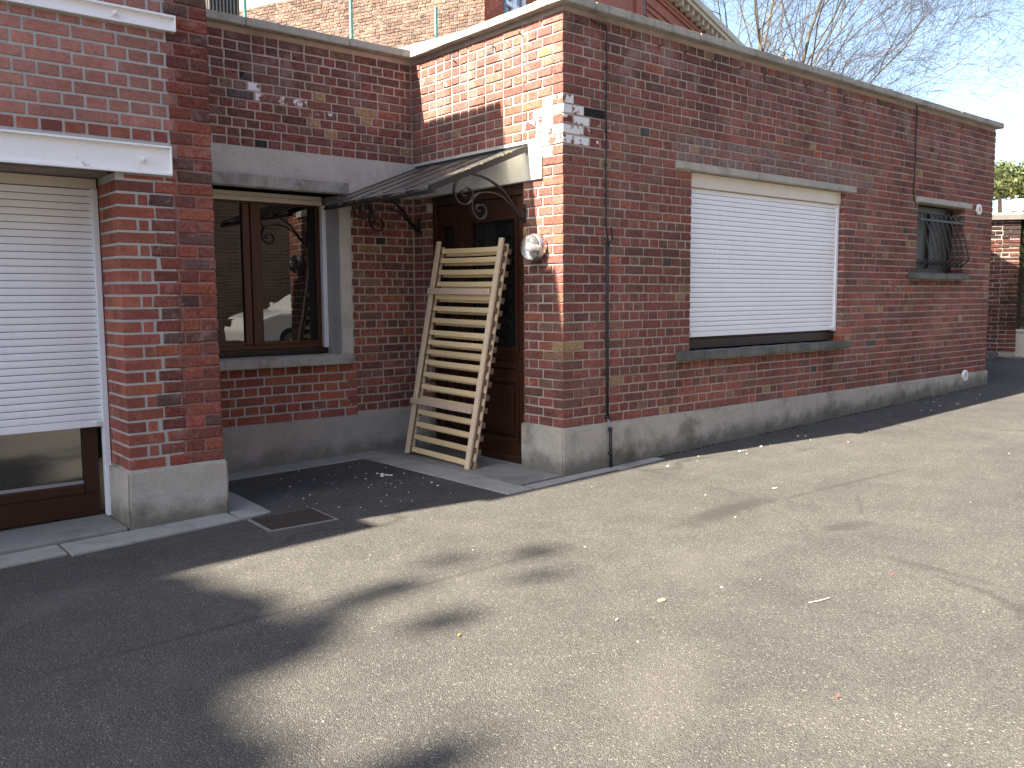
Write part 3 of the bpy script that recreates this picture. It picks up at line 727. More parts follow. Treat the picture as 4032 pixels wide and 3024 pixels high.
while zg(i) < GT-.03:
    z0, z1 = zg(i), zg(i+1)-GG; A = i % 2 == 0
    # old toothed part next to the corner
    low = z1 < 1.95
    j_ = random.uniform(-.012, .012)
    if low: te = (UB-.214 if A else UB-.182)+j_; spans = [(0, .2+j_), (.212+j_, te)] if A else [(0, .098), (.110, .215+j_), (.227+j_, te)]
    else: te = (.245 if A else .195)+j_; spans = [(0, .1), (.112, te)] if A else [(0, te)]
    for a, b in spans:
        for r in [q for h0 in [BEAM] for q in subtract((a, b, z0+random.uniform(-.002, .002), z1+.004), grow(BEAM, .006))]:
            for r2 in subtract(r, grow(BEAM2, .005)):
                BG.add(WG, r2, .09, random.uniform(.001, .006), (*pick(SMR, .2), .0), 'brick_smeared', gw2, .006, .0028)
    # newer part
    if low:
        spans = [(UB-.2, UB)] if A else [(UB-.166, UB-.115), (UB-.1, UB)]
    else:
        stp, off = (.1145, .0) if A else (.229, .057); k0 = math.ceil((te+.03-off)/stp); e = off+k0*stp
        spans = [(te+.014, e-GG)]+[(e+k*stp, e+(k+1)*stp-GG) for k in range(int(3.2/stp))]
    for a, b in spans:
        rs = [(a, b, z0, z1)]
        for h in ((BEAM, BEAM2) if low else (BEAM, BEAM2, OPEN)): rs = [q for r in rs for q in subtract(r, (h[0]-.004, h[1], h[2]-.006, h[3]+.006))]
        for r in rs: 
            c = pick(NEW, .1)
            if not low and zg(i) > 2.2: c = tuple(v*.62+q*.38 for v, q in zip(c, (.40, .25, .22)))
            BG.add(WG, r, .10, random.uniform(-.0008, .0012), (*c, 0), 'brick_new', gw, .0022, .0008)
    if low:
        spans = [(.112, .30), (.3145, .37)] if not A else [(.0145, .045)] and [(.06, .165), (.1795, .28), (.2945, .37)]
        # ends of the front bricks cover the first centimetres
        for a, b in spans: BG.add(WV, (max(a, .104), b, z0, z1), .08, random.uniform(-.0008, .001), (*pick(NEW, .1), 0), 'brick_new', gv, .0022, .0008)
    i += 1
BG.emit(garage, 300)
rough_box('plinth', (XL-.02, PG-.028, -.3), (XR+.018, PG+.60, ZG), 'concrete_plinth', garage, amp=.004, bev=.014)
# side wall of the pier facing the recess and the mass behind
box('side_wall', (XR-.20, PG+.02, ZG), (XR-.004, D+.3, GT), 'brick_far', garage)
box('soffit', (-4.8, PG+.09, 1.956), (XL-.012, 1.45, 2.02), 'brick_far', garage)
def channel(x0, x1, z0, z1, bolts):
    m = MB(); y = PG
    m.box((x0, y-.012, z0+.010), (x1, y-.002, z1-.010)); m.box((x0, y-.034, z1-.011), (x1, y-.001, z1)); m.box((x0, y-.030, z0), (x1, y-.001, z0+.011)); 
    m.box((x1-.008, y-.0335, z0+.0115), (x1-.0005, y-.0125, z1-.0115))
    o = m.build('steel_beam', 'beam_paint', garage)
    for bx_, bz in bolts:
        MB().lathe((bx_, y-.012, bz), (0, -1, 0), [(.024, 0), (.024, .004), (.016, .0041), (.016, .022), (.009, .023), (.009, .034), (.001, .036)], 6).build('bolt', 'steel_paint', o)
channel(-4.7, -2.387, 1.958, 2.120, [(-2.545, 2.035), (-3.9, 2.035)]); channel(-4.7, -2.334, 2.760, 2.846, [(-2.66, 2.80), (-3.9, 2.80)])
# roller shutter half down over a brown glazed door
YS = 1.10
gwn = box('window', (-4.6, YS+.05, -.03), (-2.745, YS+.10, .105), 'door_wood', garage, bevel=.005)
box('frame', (-4.6, YS+.042, .106), (-2.83, YS+.095, .165), 'door_wood', gwn, bevel=.008)
box('frame', (-2.829, YS+.045, .106), (-2.745, YS+.10, 1.9), 'door_wood', gwn, bevel=.006)
box('bead', (-4.6, YS+.055, .166), (-2.83, YS+.08, .185), 'vent_dark', gwn, bevel=.003)
box('pane', (-4.6, YS+.07, .186), (-2.83, YS+.076, 1.9), 'glass_low', gwn)
roller(gwn, -4.6, -2.728, YS, 1.895, .555, .0405, (-2.765,))
box('shutter_box', (-4.6, YS-.03, 1.896), (-2.70, YS+.06, 1.952), 'pvc_cream', gwn, bevel=.004)
box('guide', (-2.727, YS-.025, -.03), (XL+.0-.004, YS+.03, 1.895), 'guide_white', gwn, bevel=.003)
# unseen storey above, bays and steps added to cast the yard and door-wall shadows
box('upper_wall', (-12, 1.10, GT), (XR+.02, 4.6, 4.84), 'brick_far', garage)
box('upper_wall', (-12, PG+.01, 1.0), (-4.75, 4.6, GT), 'brick_far', garage)
box('upper_wall', (-4.75, PG+.12, 2.03), (XR-.21, 4.6, GT-.002), 'brick_far', garage)
box('bay', (-5.38, PG+.005, GT+.001), (-3.28, 1.098, 4.84), 'brick_far', garage)
box('bay', (-12, PG+.005, GT+.001), (-6.32, 1.098, 4.84), 'brick_far', garage)
box('parapet_coping', (-12, 1.06, 4.841), (XR+.06, 4.6, 4.90), 'concrete_coping', garage)
for a, b in ((-5.42, -3.24), (-12, -6.28)): box('parapet_coping', (a, PG-.042, 4.842), (b, 1.058, 4.90), 'concrete_coping', garage)

# ------------------------------------------------------------------ canopy over the door
can = thing('door_canopy', 'sloping glazed canopy with black bars over the front door', 'canopy')
ZC1, ZC0, XC = 2.318, 1.975, -.855
cz = lambda x: ZC1+(ZC0-ZC1)*x/XC
YB = [.36, .640, .921, 1.203, 1.485, 1.757]
for k in range(5):
    a, b = YB[k]+.012, YB[k+1]-.012
    MB().hexa([(XC-.03, a, cz(XC-.03)+.006), (-.012, a, cz(-.012)+.006), (-.012, b, cz(-.012)+.006), (XC-.03, b, cz(XC-.03)+.006),
               (XC-.03, a, cz(XC-.03)+.010), (-.012, a, cz(-.012)+.010), (-.012, b, cz(-.012)+.010), (XC-.03, b, cz(XC-.03)+.010)]).build('panel', 'canopy_panel', can)
for k, y in enumerate(YB):
    hb = .030 if k in (0, 5) else .020; w = .016
    MB().hexa([(XC, y-w, cz(XC)-hb), (-.014, y-w, cz(-.014)-hb), (-.014, y+w, cz(-.014)-hb), (XC, y+w, cz(XC)-hb), (XC, y-w, cz(XC)+.016), (-.014, y-w, cz(-.014)+.016), (-.014, y+w, cz(-.014)+.016), (XC, y+w, cz(XC)+.016)]).build('bar', 'iron_black', can, bevel=.003)
    mb = MB()
    for q in range(26):
        x = random.uniform(XC+.04, -.04); s_ = random.uniform(.003, .009)
        mb.lathe((x, y+random.choice((-1, 1))*random.uniform(.006, .02), cz(x)+.012), (0, 0, 1), [(s_, -.002), (s_*.8, s_*.6), (.0005, s_*.9)], 5)
    stuff(mb.build('moss', 'moss', can))
box('wall_bar', (-.0135, .345, 2.298), (.0-.0125+.012-.012, 1.772, 2.342), 'iron_black', can)
box('front_bar', (XC-.005, .33, ZC0-.036), (XC+.030, 1.785, ZC0-.015), 'iron_black', can, bevel=.003)
BR1 = [(-0.024,1.804),(-0.105,1.903),(-0.197,1.999),(-0.304,2.06),(-0.409,2.089),(-0.504,2.093),(-0.566,2.07),(-0.613,2.024),(-0.625,1.968),(-0.607,1.915),(-0.561,1.89),(-0.514,1.89),(-0.479,1.917),(-0.47,1.954),(-0.485,1.984),(-0.521,1.997),(-0.556,1.985),(-0.568,1.96),(-0.553,1.943),(-0.529,1.947)]
BR2 = [(-0.030,1.806),(-0.114,1.889),(-0.189,1.948),(-0.272,1.978),(-0.354,1.981),(-0.418,1.967),(-0.462,1.933),(-0.479,1.886),(-0.468,1.837),(-0.436,1.805),(-0.4,1.794),(-0.368,1.811),(-0.355,1.843),(-0.367,1.88),(-0.399,1.892),(-0.431,1.883),(-0.442,1.863),(-0.428,1.849),(-0.408,1.848)]
def smooth(pts, n=4):
    out = []; m = len(pts)
    for i in range(m-1):
        p0, p1, p2, p3 = [Vector(pts[max(0, min(m-1, i+k))]) for k in (-1, 0, 1, 2)]
        for q in range(n):
            t = q/n; out.append(.5*((2*p1)+(-p0+p2)*t+(2*p0-5*p1+4*p2-p3)*t*t+(-p0+3*p1-3*p2+p3)*t**3))
    out.append(Vector(pts[-1])); return out
for y in (.40, 1.735):
    mb = MB()
    for ln in (BR1, BR2): mb.strip(smooth([(x, y, z) for x, z in ln]), (0, 1, 0), .024, .009)
    b_ = mb.build('bracket', 'iron_black', can)
    MB().strip([(-.006, y, 1.79), (-.006, y, 1.92)], (0, 1, 0), .030, .007).build('wall_plate', 'iron_black', b_)
    for z in (1.835, 1.895): MB().lathe((-.009, y, z), (-1, 0, 0), [(.009, 0), (.009, .006), (.001, .009)], 8).build('bolt', 'iron_black', b_)

# ------------------------------------------------------------------ lamp on the pier
lamp = thing('wall_lamp', 'round glass bulkhead lamp on the brick pier right of the front door', 'lamp')
LC = Vector((0, .252, 1.607)); r = .098
MB().lathe(LC, (-1, 0, 0), [(.001, .002), (r*.98, .002), (r, .006), (r, .045), (r*.93, .052), (r*.88, .052)], 36).build('housing', 'chrome', lamp, smooth=True)
MB().lathe(LC, (-1, 0, 0), [(r*.86, .020), (r*.5, .012), (.001, .010)], 36).build('reflector', 'chrome', lamp, smooth=True)
MB().lathe(LC, (-1, 0, 0), [(r*.90, .046), (r*.93, .058), (r*.90, .080), (r*.80, .098), (r*.62, .110), (r*.35, .118), (.001, .121)], 36).build('glass_dome', 'lamp_glass', lamp, smooth=True)
MB().lathe(LC+Vector((-.02, 0, 0)), (-1, 0, 0), [(.012, 0), (.014, .02), (.026, .04), (.028, .055), (.018, .072), (.001, .078)], 16).build('bulb', 'plastic_white', lamp, smooth=True)
MB().lathe(LC, (-1, 0, 0), [(r*.90, .0525), (r*.985, .0525), (r*.985, .064), (r*.90, .066)], 36).build('rim', 'chrome', lamp, smooth=True)

# ------------------------------------------------------------------ slatted bed base leaning at the door
bed = bpy.data.objects.new('slatted_bed_base', None); COL.objects.link(bed)
tag(bed, 'pale wooden slatted bed base leaning upright against the front door', 'bed base')
T0 = Vector((-.386, 1.02, .016)); TOPV = Vector((-.068, .99, 1.672))
ez = (TOPV-T0).normalized(); ey = Vector((.0, 1, 0)); ey = (ey-ez*ey.dot(ez)).normalized(); ex = ey.cross(ez)
Mb = Matrix((ex, ey, ez)).transposed().to_4x4(); Mb.translation = T0; bed.matrix_world = Mb
LB = 1.715; HW = .420                # local: x = thickness (towards the door), y = across, z = along
def bpart(name, a, b, mat, bevel=.003):
    c = Vector([(a[i]+b[i])/2 for i in range(3)]); h = [(b[i]-a[i])/2 for i in range(3)]
    o = MB().box([-v for v in h], h).build(name, mat, bed, bevel=bevel, seg=1); o.location = c; return o
for s_ in (-1, 1):
    y0, y1 = sorted((s_*HW, s_*(HW-.046)))
    bpart('rail', (0, y0, 0 if s_ < 0 else .004), (.022, y1, LB), 'rail_wood')
    y0, y1 = sorted((s_*(HW+.004), s_*(HW-.040)))
    bpart('rail', (.046, y0, .012), (.068, y1, LB-.035), 'rail_wood')
# slat centres measured along the rail
yy = [15, 85, 172, 258, 352, 436, 522, 610, 680, 748, 822, 908, 995, 1078, 1172, 1258, 1345, 1432]
zs = [(1470-v)/1525 for v in yy]
for q, f_ in enumerate(zs):
    f_ = f_*(1+.045*(1-f_))          # the top is farther away
    zc = f_*LB
    n = 9; m = MB(); bow = .012
    ring = []
    for k in range(n+1):
        t = -1+2*k/n; x = .026+bow*(1-t*t); y = t*(HW-.052)
        ring.append([(x, y, -.019), (x, y, .019), (x+.007, y, .019), (x+.007, y, -.019)])
    vv = [p for rr in ring for p in rr]; ff = [(k*4+j, k*4+(j+1) % 4, (k+1)*4+(j+1) % 4, (k+1)*4+j) for k in range(n) for j in range(4)]+[(3, 2, 1, 0), (n*4, n*4+1, n*4+2, n*4+3)]
    m.add(vv, ff)
    if q == 0: first = m.build('slat', 'slat_wood', bed); o = first
    else: o = first.copy(); COL.objects.link(o); o.parent = bed
    o.location = (0, 0, zc)
    if q == 0: hold = bpart('slat_holder', (.0225, -HW-.010, zc-.021), (.0455, -HW+.060, zc+.021), 'holder_brown', .002)
    for s_ in (-1, 1):
        if q == 0 and s_ < 0: continue
        h_ = hold.copy(); COL.objects.link(h_); h_.parent = bed; h_.location = (hold.location.x, s_*(HW-.025), zc)
    # rear frame's slat, a little lower
    r_ = first.copy(); COL.objects.link(r_); r_.parent = bed; r_.location = (.050, 0, zc-.012)
    for s_ in (-1, 1):
        h_ = hold.copy(); COL.objects.link(h_); h_.parent = bed; h_.location = (.081, s_*(HW-.018), zc-.012)
for v in (318, 1102):
    f_ = (1470-v)/1525; f_ = f_*(1+.045*(1-f_)); z = f_*LB
    b_ = bpart('batten', (-.018, -HW+.047, z-.024), (-.0005, HW+.0, z+.024), 'batten_wood')
    for y in (-HW+.09, HW-.04): MB().lathe((-.0095, y-b_.location.y, 0), (-1, 0, 0), [(.005, 0), (.005, .001), (.001, .0015)], 8).build('screw', 'iron_black', b_)

# ------------------------------------------------------------------ cables on the wall
cab = thing('cable', 'thin black cable running down the brick wall beside the corner', 'cable')
pts = [(.25, -.012, 3.155), (.31, -.02, 3.135), (.37, -.018, 3.14), (.405, -.015, 3.12), (.408, -.014, 3.0)]+[(.409+.004*math.sin(k*1.3), -.013, 3.0-k*.1) for k in range(1, 13)]+[(.416, -.016, 1.72), (.425, -.02, 1.64)]
MB().tube(smooth(pts), .0065, 8).build('wire', 'cable_black', cab, smooth=True)
lp = [(.425, -.02, 1.60), (.433, -.03, 1.64), (.450, -.035, 1.67), (.452, -.035, 1.72), (.440, -.03, 1.752)]
MB().tube(smooth(lp), .0065, 8).build('wire', 'cable_black', cab, smooth=True)
MB().tube([(.419, -.02, 1.64), (.421, -.02, 1.2), (.425, -.02, .8), (.428, -.02, .37)], .0115, 10).build('conduit', 'cable_black', cab, smooth=True)
MB().tube([(.432, -.046, .31), (.436, -.046, .15), (.441, -.046, gz(.44, 0)-.02)], .0125, 10).build('conduit', 'cable_black', cab, smooth=True)
MB().tube([(.428, -.02, .375), (.430, -.034, .345), (.432, -.046, .305)], .005, 8).build('wire', 'vent_dark', cab, smooth=True)
for z in (2.86, 2.66, 2.42, 2.19, 1.98): MB().lathe((.409, -.008, z), (0, -1, 0), [(.013, 0), (.013, .008), (.004, .014), (.001, .014)], 8).build('clip', 'cable_black', cab)
for z, y in ((.95, -.02), (.382, -.02), (.295, -.046), (.12, -.046)): MB().lathe((.43 if z < .5 else .422, y, z), (0, 0, 1), [(.016, -.008), (.019, 0), (.016, .008)], 10).build('clip', 'cable_black', cab)
cab2 = thing('cable', 'short dark cable hanging from the coping to the small barred window', 'cable')
MB().tube(smooth([(4.98, -.02, 3.2), (5.01, -.02, 3.17), (5.02, -.012, 3.0), (5.025, -.012, 2.7), (5.02, -.014, 2.5), (5.022, -.012, 2.36), (5.035, -.012, 2.25), (5.07, -.012, 2.22)]), .006, 6).build('wire', 'cable_black', cab2, smooth=True)
for z in (3.0, 2.7, 2.42): MB().lathe((5.022, -.008, z), (0, -1, 0), [(.011, 0), (.011, .01), (.001, .014)], 6).build('clip', 'cable_black', cab2)
# rusty hooks left under the coping
for k, (x, z) in enumerate([(.12, 3.115), (.68, 3.105), (.98, 3.10), (1.28, 3.105), (1.62, 3.10), (1.98, 3.095), (2.32, 3.1), (2.95, 3.10), (3.25, 3.095), (3.6, 3.1), (3.95, 3.09), (4.5, 3.1), (6.1, 3.1)]):
    o = MB().tube([(x, .01, z), (x+.004, -.02, z+.004), (x+.012, -.026, z+.018)], .005, 6).build('wall_hook', 'rust'); 
    tag(o, 'small rusty iron hook in the row just under the coping of the long wall', 'hook', 'rusty hooks under the coping')
for k, (y, z) in enumerate([(1.2, 3.07), (.72, 3.08), (.42, 3.1)]):
    o = MB().tube([(.01, y, z), (-.02, y, z+.004), (-.026, y-.004, z+.02)], .005, 6).build('wall_hook', 'rust')
    tag(o, 'small rusty iron hook in the sunlit brick above the door canopy', 'hook', 'rusty hooks above the canopy')

# ------------------------------------------------------------------ manhole cover
man = thing('manhole_cover', 'rusty brown manhole cover set in the asphalt by the left pier', 'manhole cover')
def gslab(name, pts, h, mat, par): 
    n = len(pts); m = MB(); m.add([(x, y, gz(x, y)-.02) for x, y in pts]+[(x, y, gz(x, y)+h) for x, y in pts], [tuple(range(n-1, -1, -1)), tuple(range(n, 2*n))]+[(i, (i+1) % n, n+(i+1) % n, n+i) for i in range(n)]); return m.build(name, mat, par, bevel=.002)
gslab('rim', [(-2.13, .145), (-1.715, .105), (-1.70, .455), (-2.115, .495)], .004, 'stone_dark', man)
gslab('plate', [(-2.11, .165), (-1.735, .127), (-1.72, .437), (-2.095, .475)], .008, 'manhole_iron', man)
for k in range(11):
    for j in range(9):
        pass
mb = MB()
for k in range(14):
    for j in range(11):
        x = -2.085+k*.0255; y = .185+j*.025-(x+2.09)*.09; z = gz(x, y)+.008
        a = PI/4 if (k+j) % 2 else -PI/4; dx, dy = .008*math.cos(a), .008*math.sin(a)
        mb.add([(x-dx-dy*.3, y-dy+dx*.3, z), (x-dx+dy*.3, y-dy-dx*.3, z), (x+dx+dy*.3, y+dy-dx*.3, z), (x+dx-dy*.3, y+dy+dx*.3, z), (x, y, z+.003)], [(0, 1, 4), (1, 2, 4), (2, 3, 4), (3, 0, 4)])
stuff(mb.build('tread_pattern', 'manhole_iron', man))

# ------------------------------------------------------------------ background
def at(u, v, d): return CAM + (FW + RT*((u-2016)/FPX) - UP*((v-1512)/FPX))*d
# tall house: pale brick side wall + coral brick front
dr = Vector((-.367, .930, 0)).normalized(); fr_ = Vector((.930, .367, 0)).normalized(); K = Vector((8.254, 11.222, 0))
tall = thing('tall_house', 'tall house behind with pale brown brick side and coral brick front', 'house')
WT = Wall((K.x, K.y), (dr.x, dr.y), (-fr_.x, -fr_.y))
mb = MB(); sheet(WT, (0, 12, 2.0, 11.4), [], -.012, mb); tw = mb.build('wall', 'mortar_pale', tall)
BT = Bricks(); PTT = .0735
for i in range(22, 118):
    z0 = i*PTT; z1 = z0+PTT-.014; A = i % 2
    if z0 < 5.6 or z0 > 9.6: continue
    for a, b in course(0, 9.6, bond('S' if A else 'H', .3, .215, .108), .013, .05 if A else 0):
        pz = proj(WT.P((a+b)/2, 0, z0))
        if pz[1] < -40 or pz[1] > 300 or pz[0] < 760: continue
        c = pick(PAL, .2)
        BT.add(WT, (a, b, z0, z1), .03, random.uniform(-.006, .006), (*c, 0), 'brick_pale', tw, .006, .005)
WF = Wall((K.x, K.y), (fr_.x, fr_.y), (dr.x*-1, dr.y*-1))
TWIN = (.95, 2.08, 5.9, 8.7)
mb = MB(); sheet(WF, (.0, 26, 2.0, 11.4), [TWIN], -.008, mb); lining(WF, TWIN, -.008, -.16, mb); fw_ = mb.build('wall', 'brick_coral', tall)
for i in range(60, 130):
    z0 = i*.0735; z1 = z0+.0735-.011; A = i % 2
    for a, b in course(.0, 2.6, bond('S' if A else 'H', .1, .215, .108), .011, .05 if A else 0):
        pz = proj(WF.P((a+b)/2, 0, z0))
        if pz[1] < -40 or pz[1] > 230: continue
        for r in subtract((a, b, z0, z1), TWIN): BT.add(WF, r, .03, random.uniform(-.002, .002), (*pick(COR, .12), 0), 'brick_pale', fw_, .004, .002)
BT.emit(tall, 300)
def fbox(name, u0, u1, o0, o1, z0, z1, mat, par=None, w=WF):
    m = MB(); m.hexa([w.P(u0, o1, z0), w.P(u1, o1, z0), w.P(u1, o0, z0), w.P(u0, o0, z0), w.P(u0, o1, z1), w.P(u1, o1, z1), w.P(u1, o0, z1), w.P(u0, o0, z1)]); return m.build(name, mat, par or tall)
win = fbox('window', .95, 1.07, -.15, -.05, 5.9, 8.7, 'guide_white')
fbox('frame', 1.96, 2.08, -.15, -.05, 5.9, 8.7, 'guide_white', win); fbox('frame', 1.42, 1.58, -.15, -.04, 5.9, 8.7, 'guide_white', win); fbox('frame', 1.071, 1.419, -.14, -.06, 8.0, 8.1, 'guide_white', win); fbox('frame', 1.581, 1.959, -.14, -.06, 8.0, 8.1, 'guide_white', win)
fbox('pane', 1.071, 1.419, -.12, -.11, 5.9, 8.7, 'glass_low', win); fbox('pane', 1.581, 1.959, -.12, -.11, 5.9, 8.7, 'glass_low', win); fbox('shutter_leaf', .86, .94, -.02, .03, 5.9, 8.7, 'anchor_iron', win)
fbox('pilaster', 9.2, 9.75, -.001, .10, 2, 11.29, 'brick_coral')
for k in range(3): fbox('string_course', 10.2, 13.6, -.001, .045, 10.18+k*.20, 10.28+k*.20, 'brick_coral')
fbox('string_course', 9.76, 26, -.001, .06, 10.95, 11.06, 'brick_coral'); fbox('string_course', 9.76, 26, -.001, .10, 11.061, 11.16, 'brick_coral')
fbox('cornice', .0, 26.2, .0, .42, 11.42, 11.56, 'stone_cream'); fbox('cornice', .0, 26.2, .0, .50, 11.561, 11.80, 'stone_cream'); fbox('frieze', .0, 26, -.005, .06, 11.30, 11.419, 'brick_coral')
for k in range(26): fbox('modillion', 9.9+k*.62, 10.05+k*.62, .061, .34, 11.22, 11.419, 'stone_cream')
mb = MB()
mb.hexa([WF.P(0, .5, 11.80), WF.P(26.3, .5, 11.80), WF.P(26.3, -12, 11.80), WF.P(0, -12, 11.80), WF.P(0, -4.5, 15.5), WF.P(26.3, -4.5, 15.5), WF.P(26.3, -7.5, 15.5), WF.P(0, -7.5, 15.5)])
mb.build('roof', 'roof_slate', tall)
mb = MB(); mb.hexa([WF.P(.02, -.3, 1), WF.P(26, -.3, 1), WF.P(26, -11.9, 1), WF.P(.02, -11.9, 1), WF.P(.02, -.3, 11.79), WF.P(26, -.3, 11.79), WF.P(26, -11.9, 11.79), WF.P(.02, -11.9, 11.79)])
mb.build('mass', 'brick_coral', tall)
mb = MB()
for p in range(4):
    a = PI/2*p; mb.strip([WF.P(9.95, .06, 10.33), WF.P(9.95+.10*math.cos(a), .06, 10.33+.34*math.sin(a))], WF.u if p % 2 else Vector((0, 0, 1)), .05, .03)
mb.build('wall_anchor', 'anchor_iron', tall)
# neighbour wall left of it, slatted; its shade is put into the dark colour
nb = thing('rear_wall', 'dark slatted wall behind the coping at the top left', 'wall')
PN = [at(820, 80, 15.5), at(945, 100, 15.8)]
mb = MB(); mb.hexa([Vector((*PN[0].xy, 2)), Vector((*PN[1].xy, 2)), Vector((*(PN[1].xy+Vector((-.1, .4))), 2)), Vector((*(PN[0].xy+Vector((-.1, .4))), 2)), Vector((*PN[0].xy, 8.6)), Vector((*PN[1].xy, 8.6)), Vector((*(PN[1].xy+Vector((-.1, .4))), 8.6)), Vector((*(PN[0].xy+Vector((-.1, .4))), 8.6))]); mb.build('panel', 'timber_dark', nb)
for k in range(9):
    p = PN[0].lerp(PN[1], (k+.5)/9); q = p + (CAM-p).normalized()*.03
    MB().box((q.x-.012, q.y-.012, 2), (q.x+.012, q.y+.012, 8.6)).build('batten', 'stone_dark', nb)
# mossy lean-to roof seen over the inner corner
lt = thing('lean_to_roof', 'mossy grey lean-to roof showing above the inner corner of the coping', 'roof')
a0 = at(1520, 230, 9.3); a1 = at(1790, 165, 9.9); b0 = at(1540, 195, 10.5); b1 = at(1830, 120, 11.2)
MB().hexa([a0-Vector((0, 0, .3)), a1-Vector((0, 0, .3)), b1-Vector((0, 0, .3)), b0-Vector((0, 0, .3)), a0, a1, b1, b0]).build('deck', 'stone_dark', lt)
# green fence posts with wires on the roof
posts = [(973, 11.2, -400), (1388, 12.1, -300), (1720, 12.7, 42)]
tops = []
for n_, (u, d, vt) in enumerate(posts):
    base = at(u, 300, d); top = at(u, vt if vt > 0 else vt, d); base.z = 3.1
    top = Vector((base.x, base.y, 5.39 if n_ == 2 else 6.3)); tops.append((base, top))
    p = thing('fence_post', ['green metal fence post nearest the tall left building', 'green metal fence post in the middle of the three', 'short green metal fence post beside the inner corner'][n_], 'fence post', group='green fence posts')
    MB().box((base.x-.018, base.y-.018, base.z), (base.x+.018, base.y+.018, top.z)).build('post', 'green_paint', p, bevel=.004)
    MB().box((base.x-.022, base.y-.022, top.z), (base.x+.022, base.y+.022, top.z+.02)).build('cap', 'green_paint', p, bevel=.004)
    for k in range(4): MB().cyl((base.x, base.y, 4.2+k*.32), (base.x, base.y-.03, 4.2+k*.32), .006, n=6).build('wire_eye', 'anchor_iron', p)
fw2 = thing('fence_wire', 'thin wires strung between the green fence posts', 'wire')
for a, b in ((0, 1), (1, 2)):
    for z in (4.9, 5.3):
        A_, B_ = tops[a][0], tops[b][0]
        MB().tube([Vector((A_.x+(B_.x-A_.x)*t, A_.y+(B_.y-A_.y)*t-.02, z-.25*math.sin(PI*t)*.4-(.35*t if a == 1 else 0))) for t in [i/8 for i in range(9)]], .0035, 5).build('wire', 'anchor_iron', fw2)

# trees
def tree_branches(stems, seed, levels, spread, bias=Vector((0, 0, 0)), dens=1.0, gnarl=.16):
    rnd = random.Random(seed); big = MB(); small = MB()
    def grow_(p, d, length, rad, lev):
        n = max(3, int(length/(.55 if lev < 2 else .4))); n = min(n, 9); pts = [p]; rs = [rad]; dd = d.copy()
        for k in range(n):
            dd = (dd + Vector((rnd.gauss(0, gnarl), rnd.gauss(0, gnarl), rnd.gauss(0, gnarl)+.03)) + bias*.05*lev).normalized()
            pts.append(pts[-1]+dd*length/n); rs.append(rad*(1-.75*(k+1)/n) if lev else rad*(1-.6*(k+1)/n))
        (big if rad > .03 else small).tube(pts, rs, 6 if rad > .05 else (4 if rad > .015 else 3), caps=False)
        if lev >= levels: return
        nk = int((5 if lev == 0 else 4 if lev == 1 else 4)*dens+rnd.random())
        for q in range(nk):
            t = rnd.uniform(.25 if lev else .35, 1.0); i_ = min(n-1, int(t*n)); f = t*n-i_
            bp = pts[i_].lerp(pts[i_+1], min(1, f)); ax = Vector((rnd.gauss(0, 1), rnd.gauss(0, 1), rnd.gauss(0, 1))).cross(dd).normalized()
            ang = rnd.uniform(.35, .35+spread); nd = (Matrix.Rotation(ang, 3, ax) @ dd + bias*.25).normalized()
            nd.z = max(nd.z, -.1) if lev < 2 else nd.z
            grow_(bp, nd.normalized(), length*rnd.uniform(.48, .72), max(.0065, rs[i_]*rnd.uniform(.38, .58)), lev+1)
    for p, d, l_, r_ in stems: grow_(Vector(p), Vector(d).normalized(), l_, r_, 0)
    return big, small
def base_at(u, v, d, z=0.0): p = at(u, v, d); return Vector((p.x, p.y, z))
rightv = Vector((RT.x, RT.y, 0))
tr1 = thing('bare_tree', 'leafless multi-stemmed tree fanning out behind the flat roof', 'tree')
c0 = base_at(2960, 200, 46)
stems = [(c0+rightv*-.45, (-.03, 0, 1), 20, .15), (c0+rightv*.35, (.02, .02, 1), 21, .17), (c0+rightv*.9, rightv*.10+Vector((0, 0, 1)), 20, .16), (c0+rightv*1.3, rightv*.26+Vector((0, 0, 1)), 17, .09), (c0+rightv*1.3, rightv*.36+Vector((0, 0, 1)), 15, .08)]
bigm, sm = tree_branches(stems, 3, 4, .7, rightv*.16, 1.6, .11)
bigm.build('trunk', 'bark', tr1, smooth=True); sm.build('twigs', 'twig', tr1)
tr2 = thing('bare_tree', 'slimmer leafless tree rising just right of the stone cornice', 'tree')
c1 = base_at(2812, 130, 50)
bigm, sm = tree_branches([(c1, (.02, 0, 1), 20, .15), (c1+rightv*1.0, rightv*.1+Vector((0, 0, 1)), 17, .09)], 11, 4, .8, rightv*.15, 1.1, .13)
bigm.build('trunk', 'bark', tr2, smooth=True); sm.build('twigs', 'twig', tr2)
tr3 = thing('bare_tree', 'low bare tree with drooping twigs at the right end of the roofline', 'tree')
c2 = base_at(3040, 300, 48)
bigm, sm = tree_branches([(c2, rightv*.15+Vector((0, 0, 1)), 10, .10), (c2+rightv*.6, rightv*.32+Vector((0, 0, 1)), 9, .09), (c2-rightv*.8, rightv*.22+Vector((0, 0, 1)), 11, .10)], 23, 4, .7, rightv*.3, 1.4, .12)
bigm.build('trunk', 'bark', tr3, smooth=True); sm.build('twigs', 'twig', tr3)

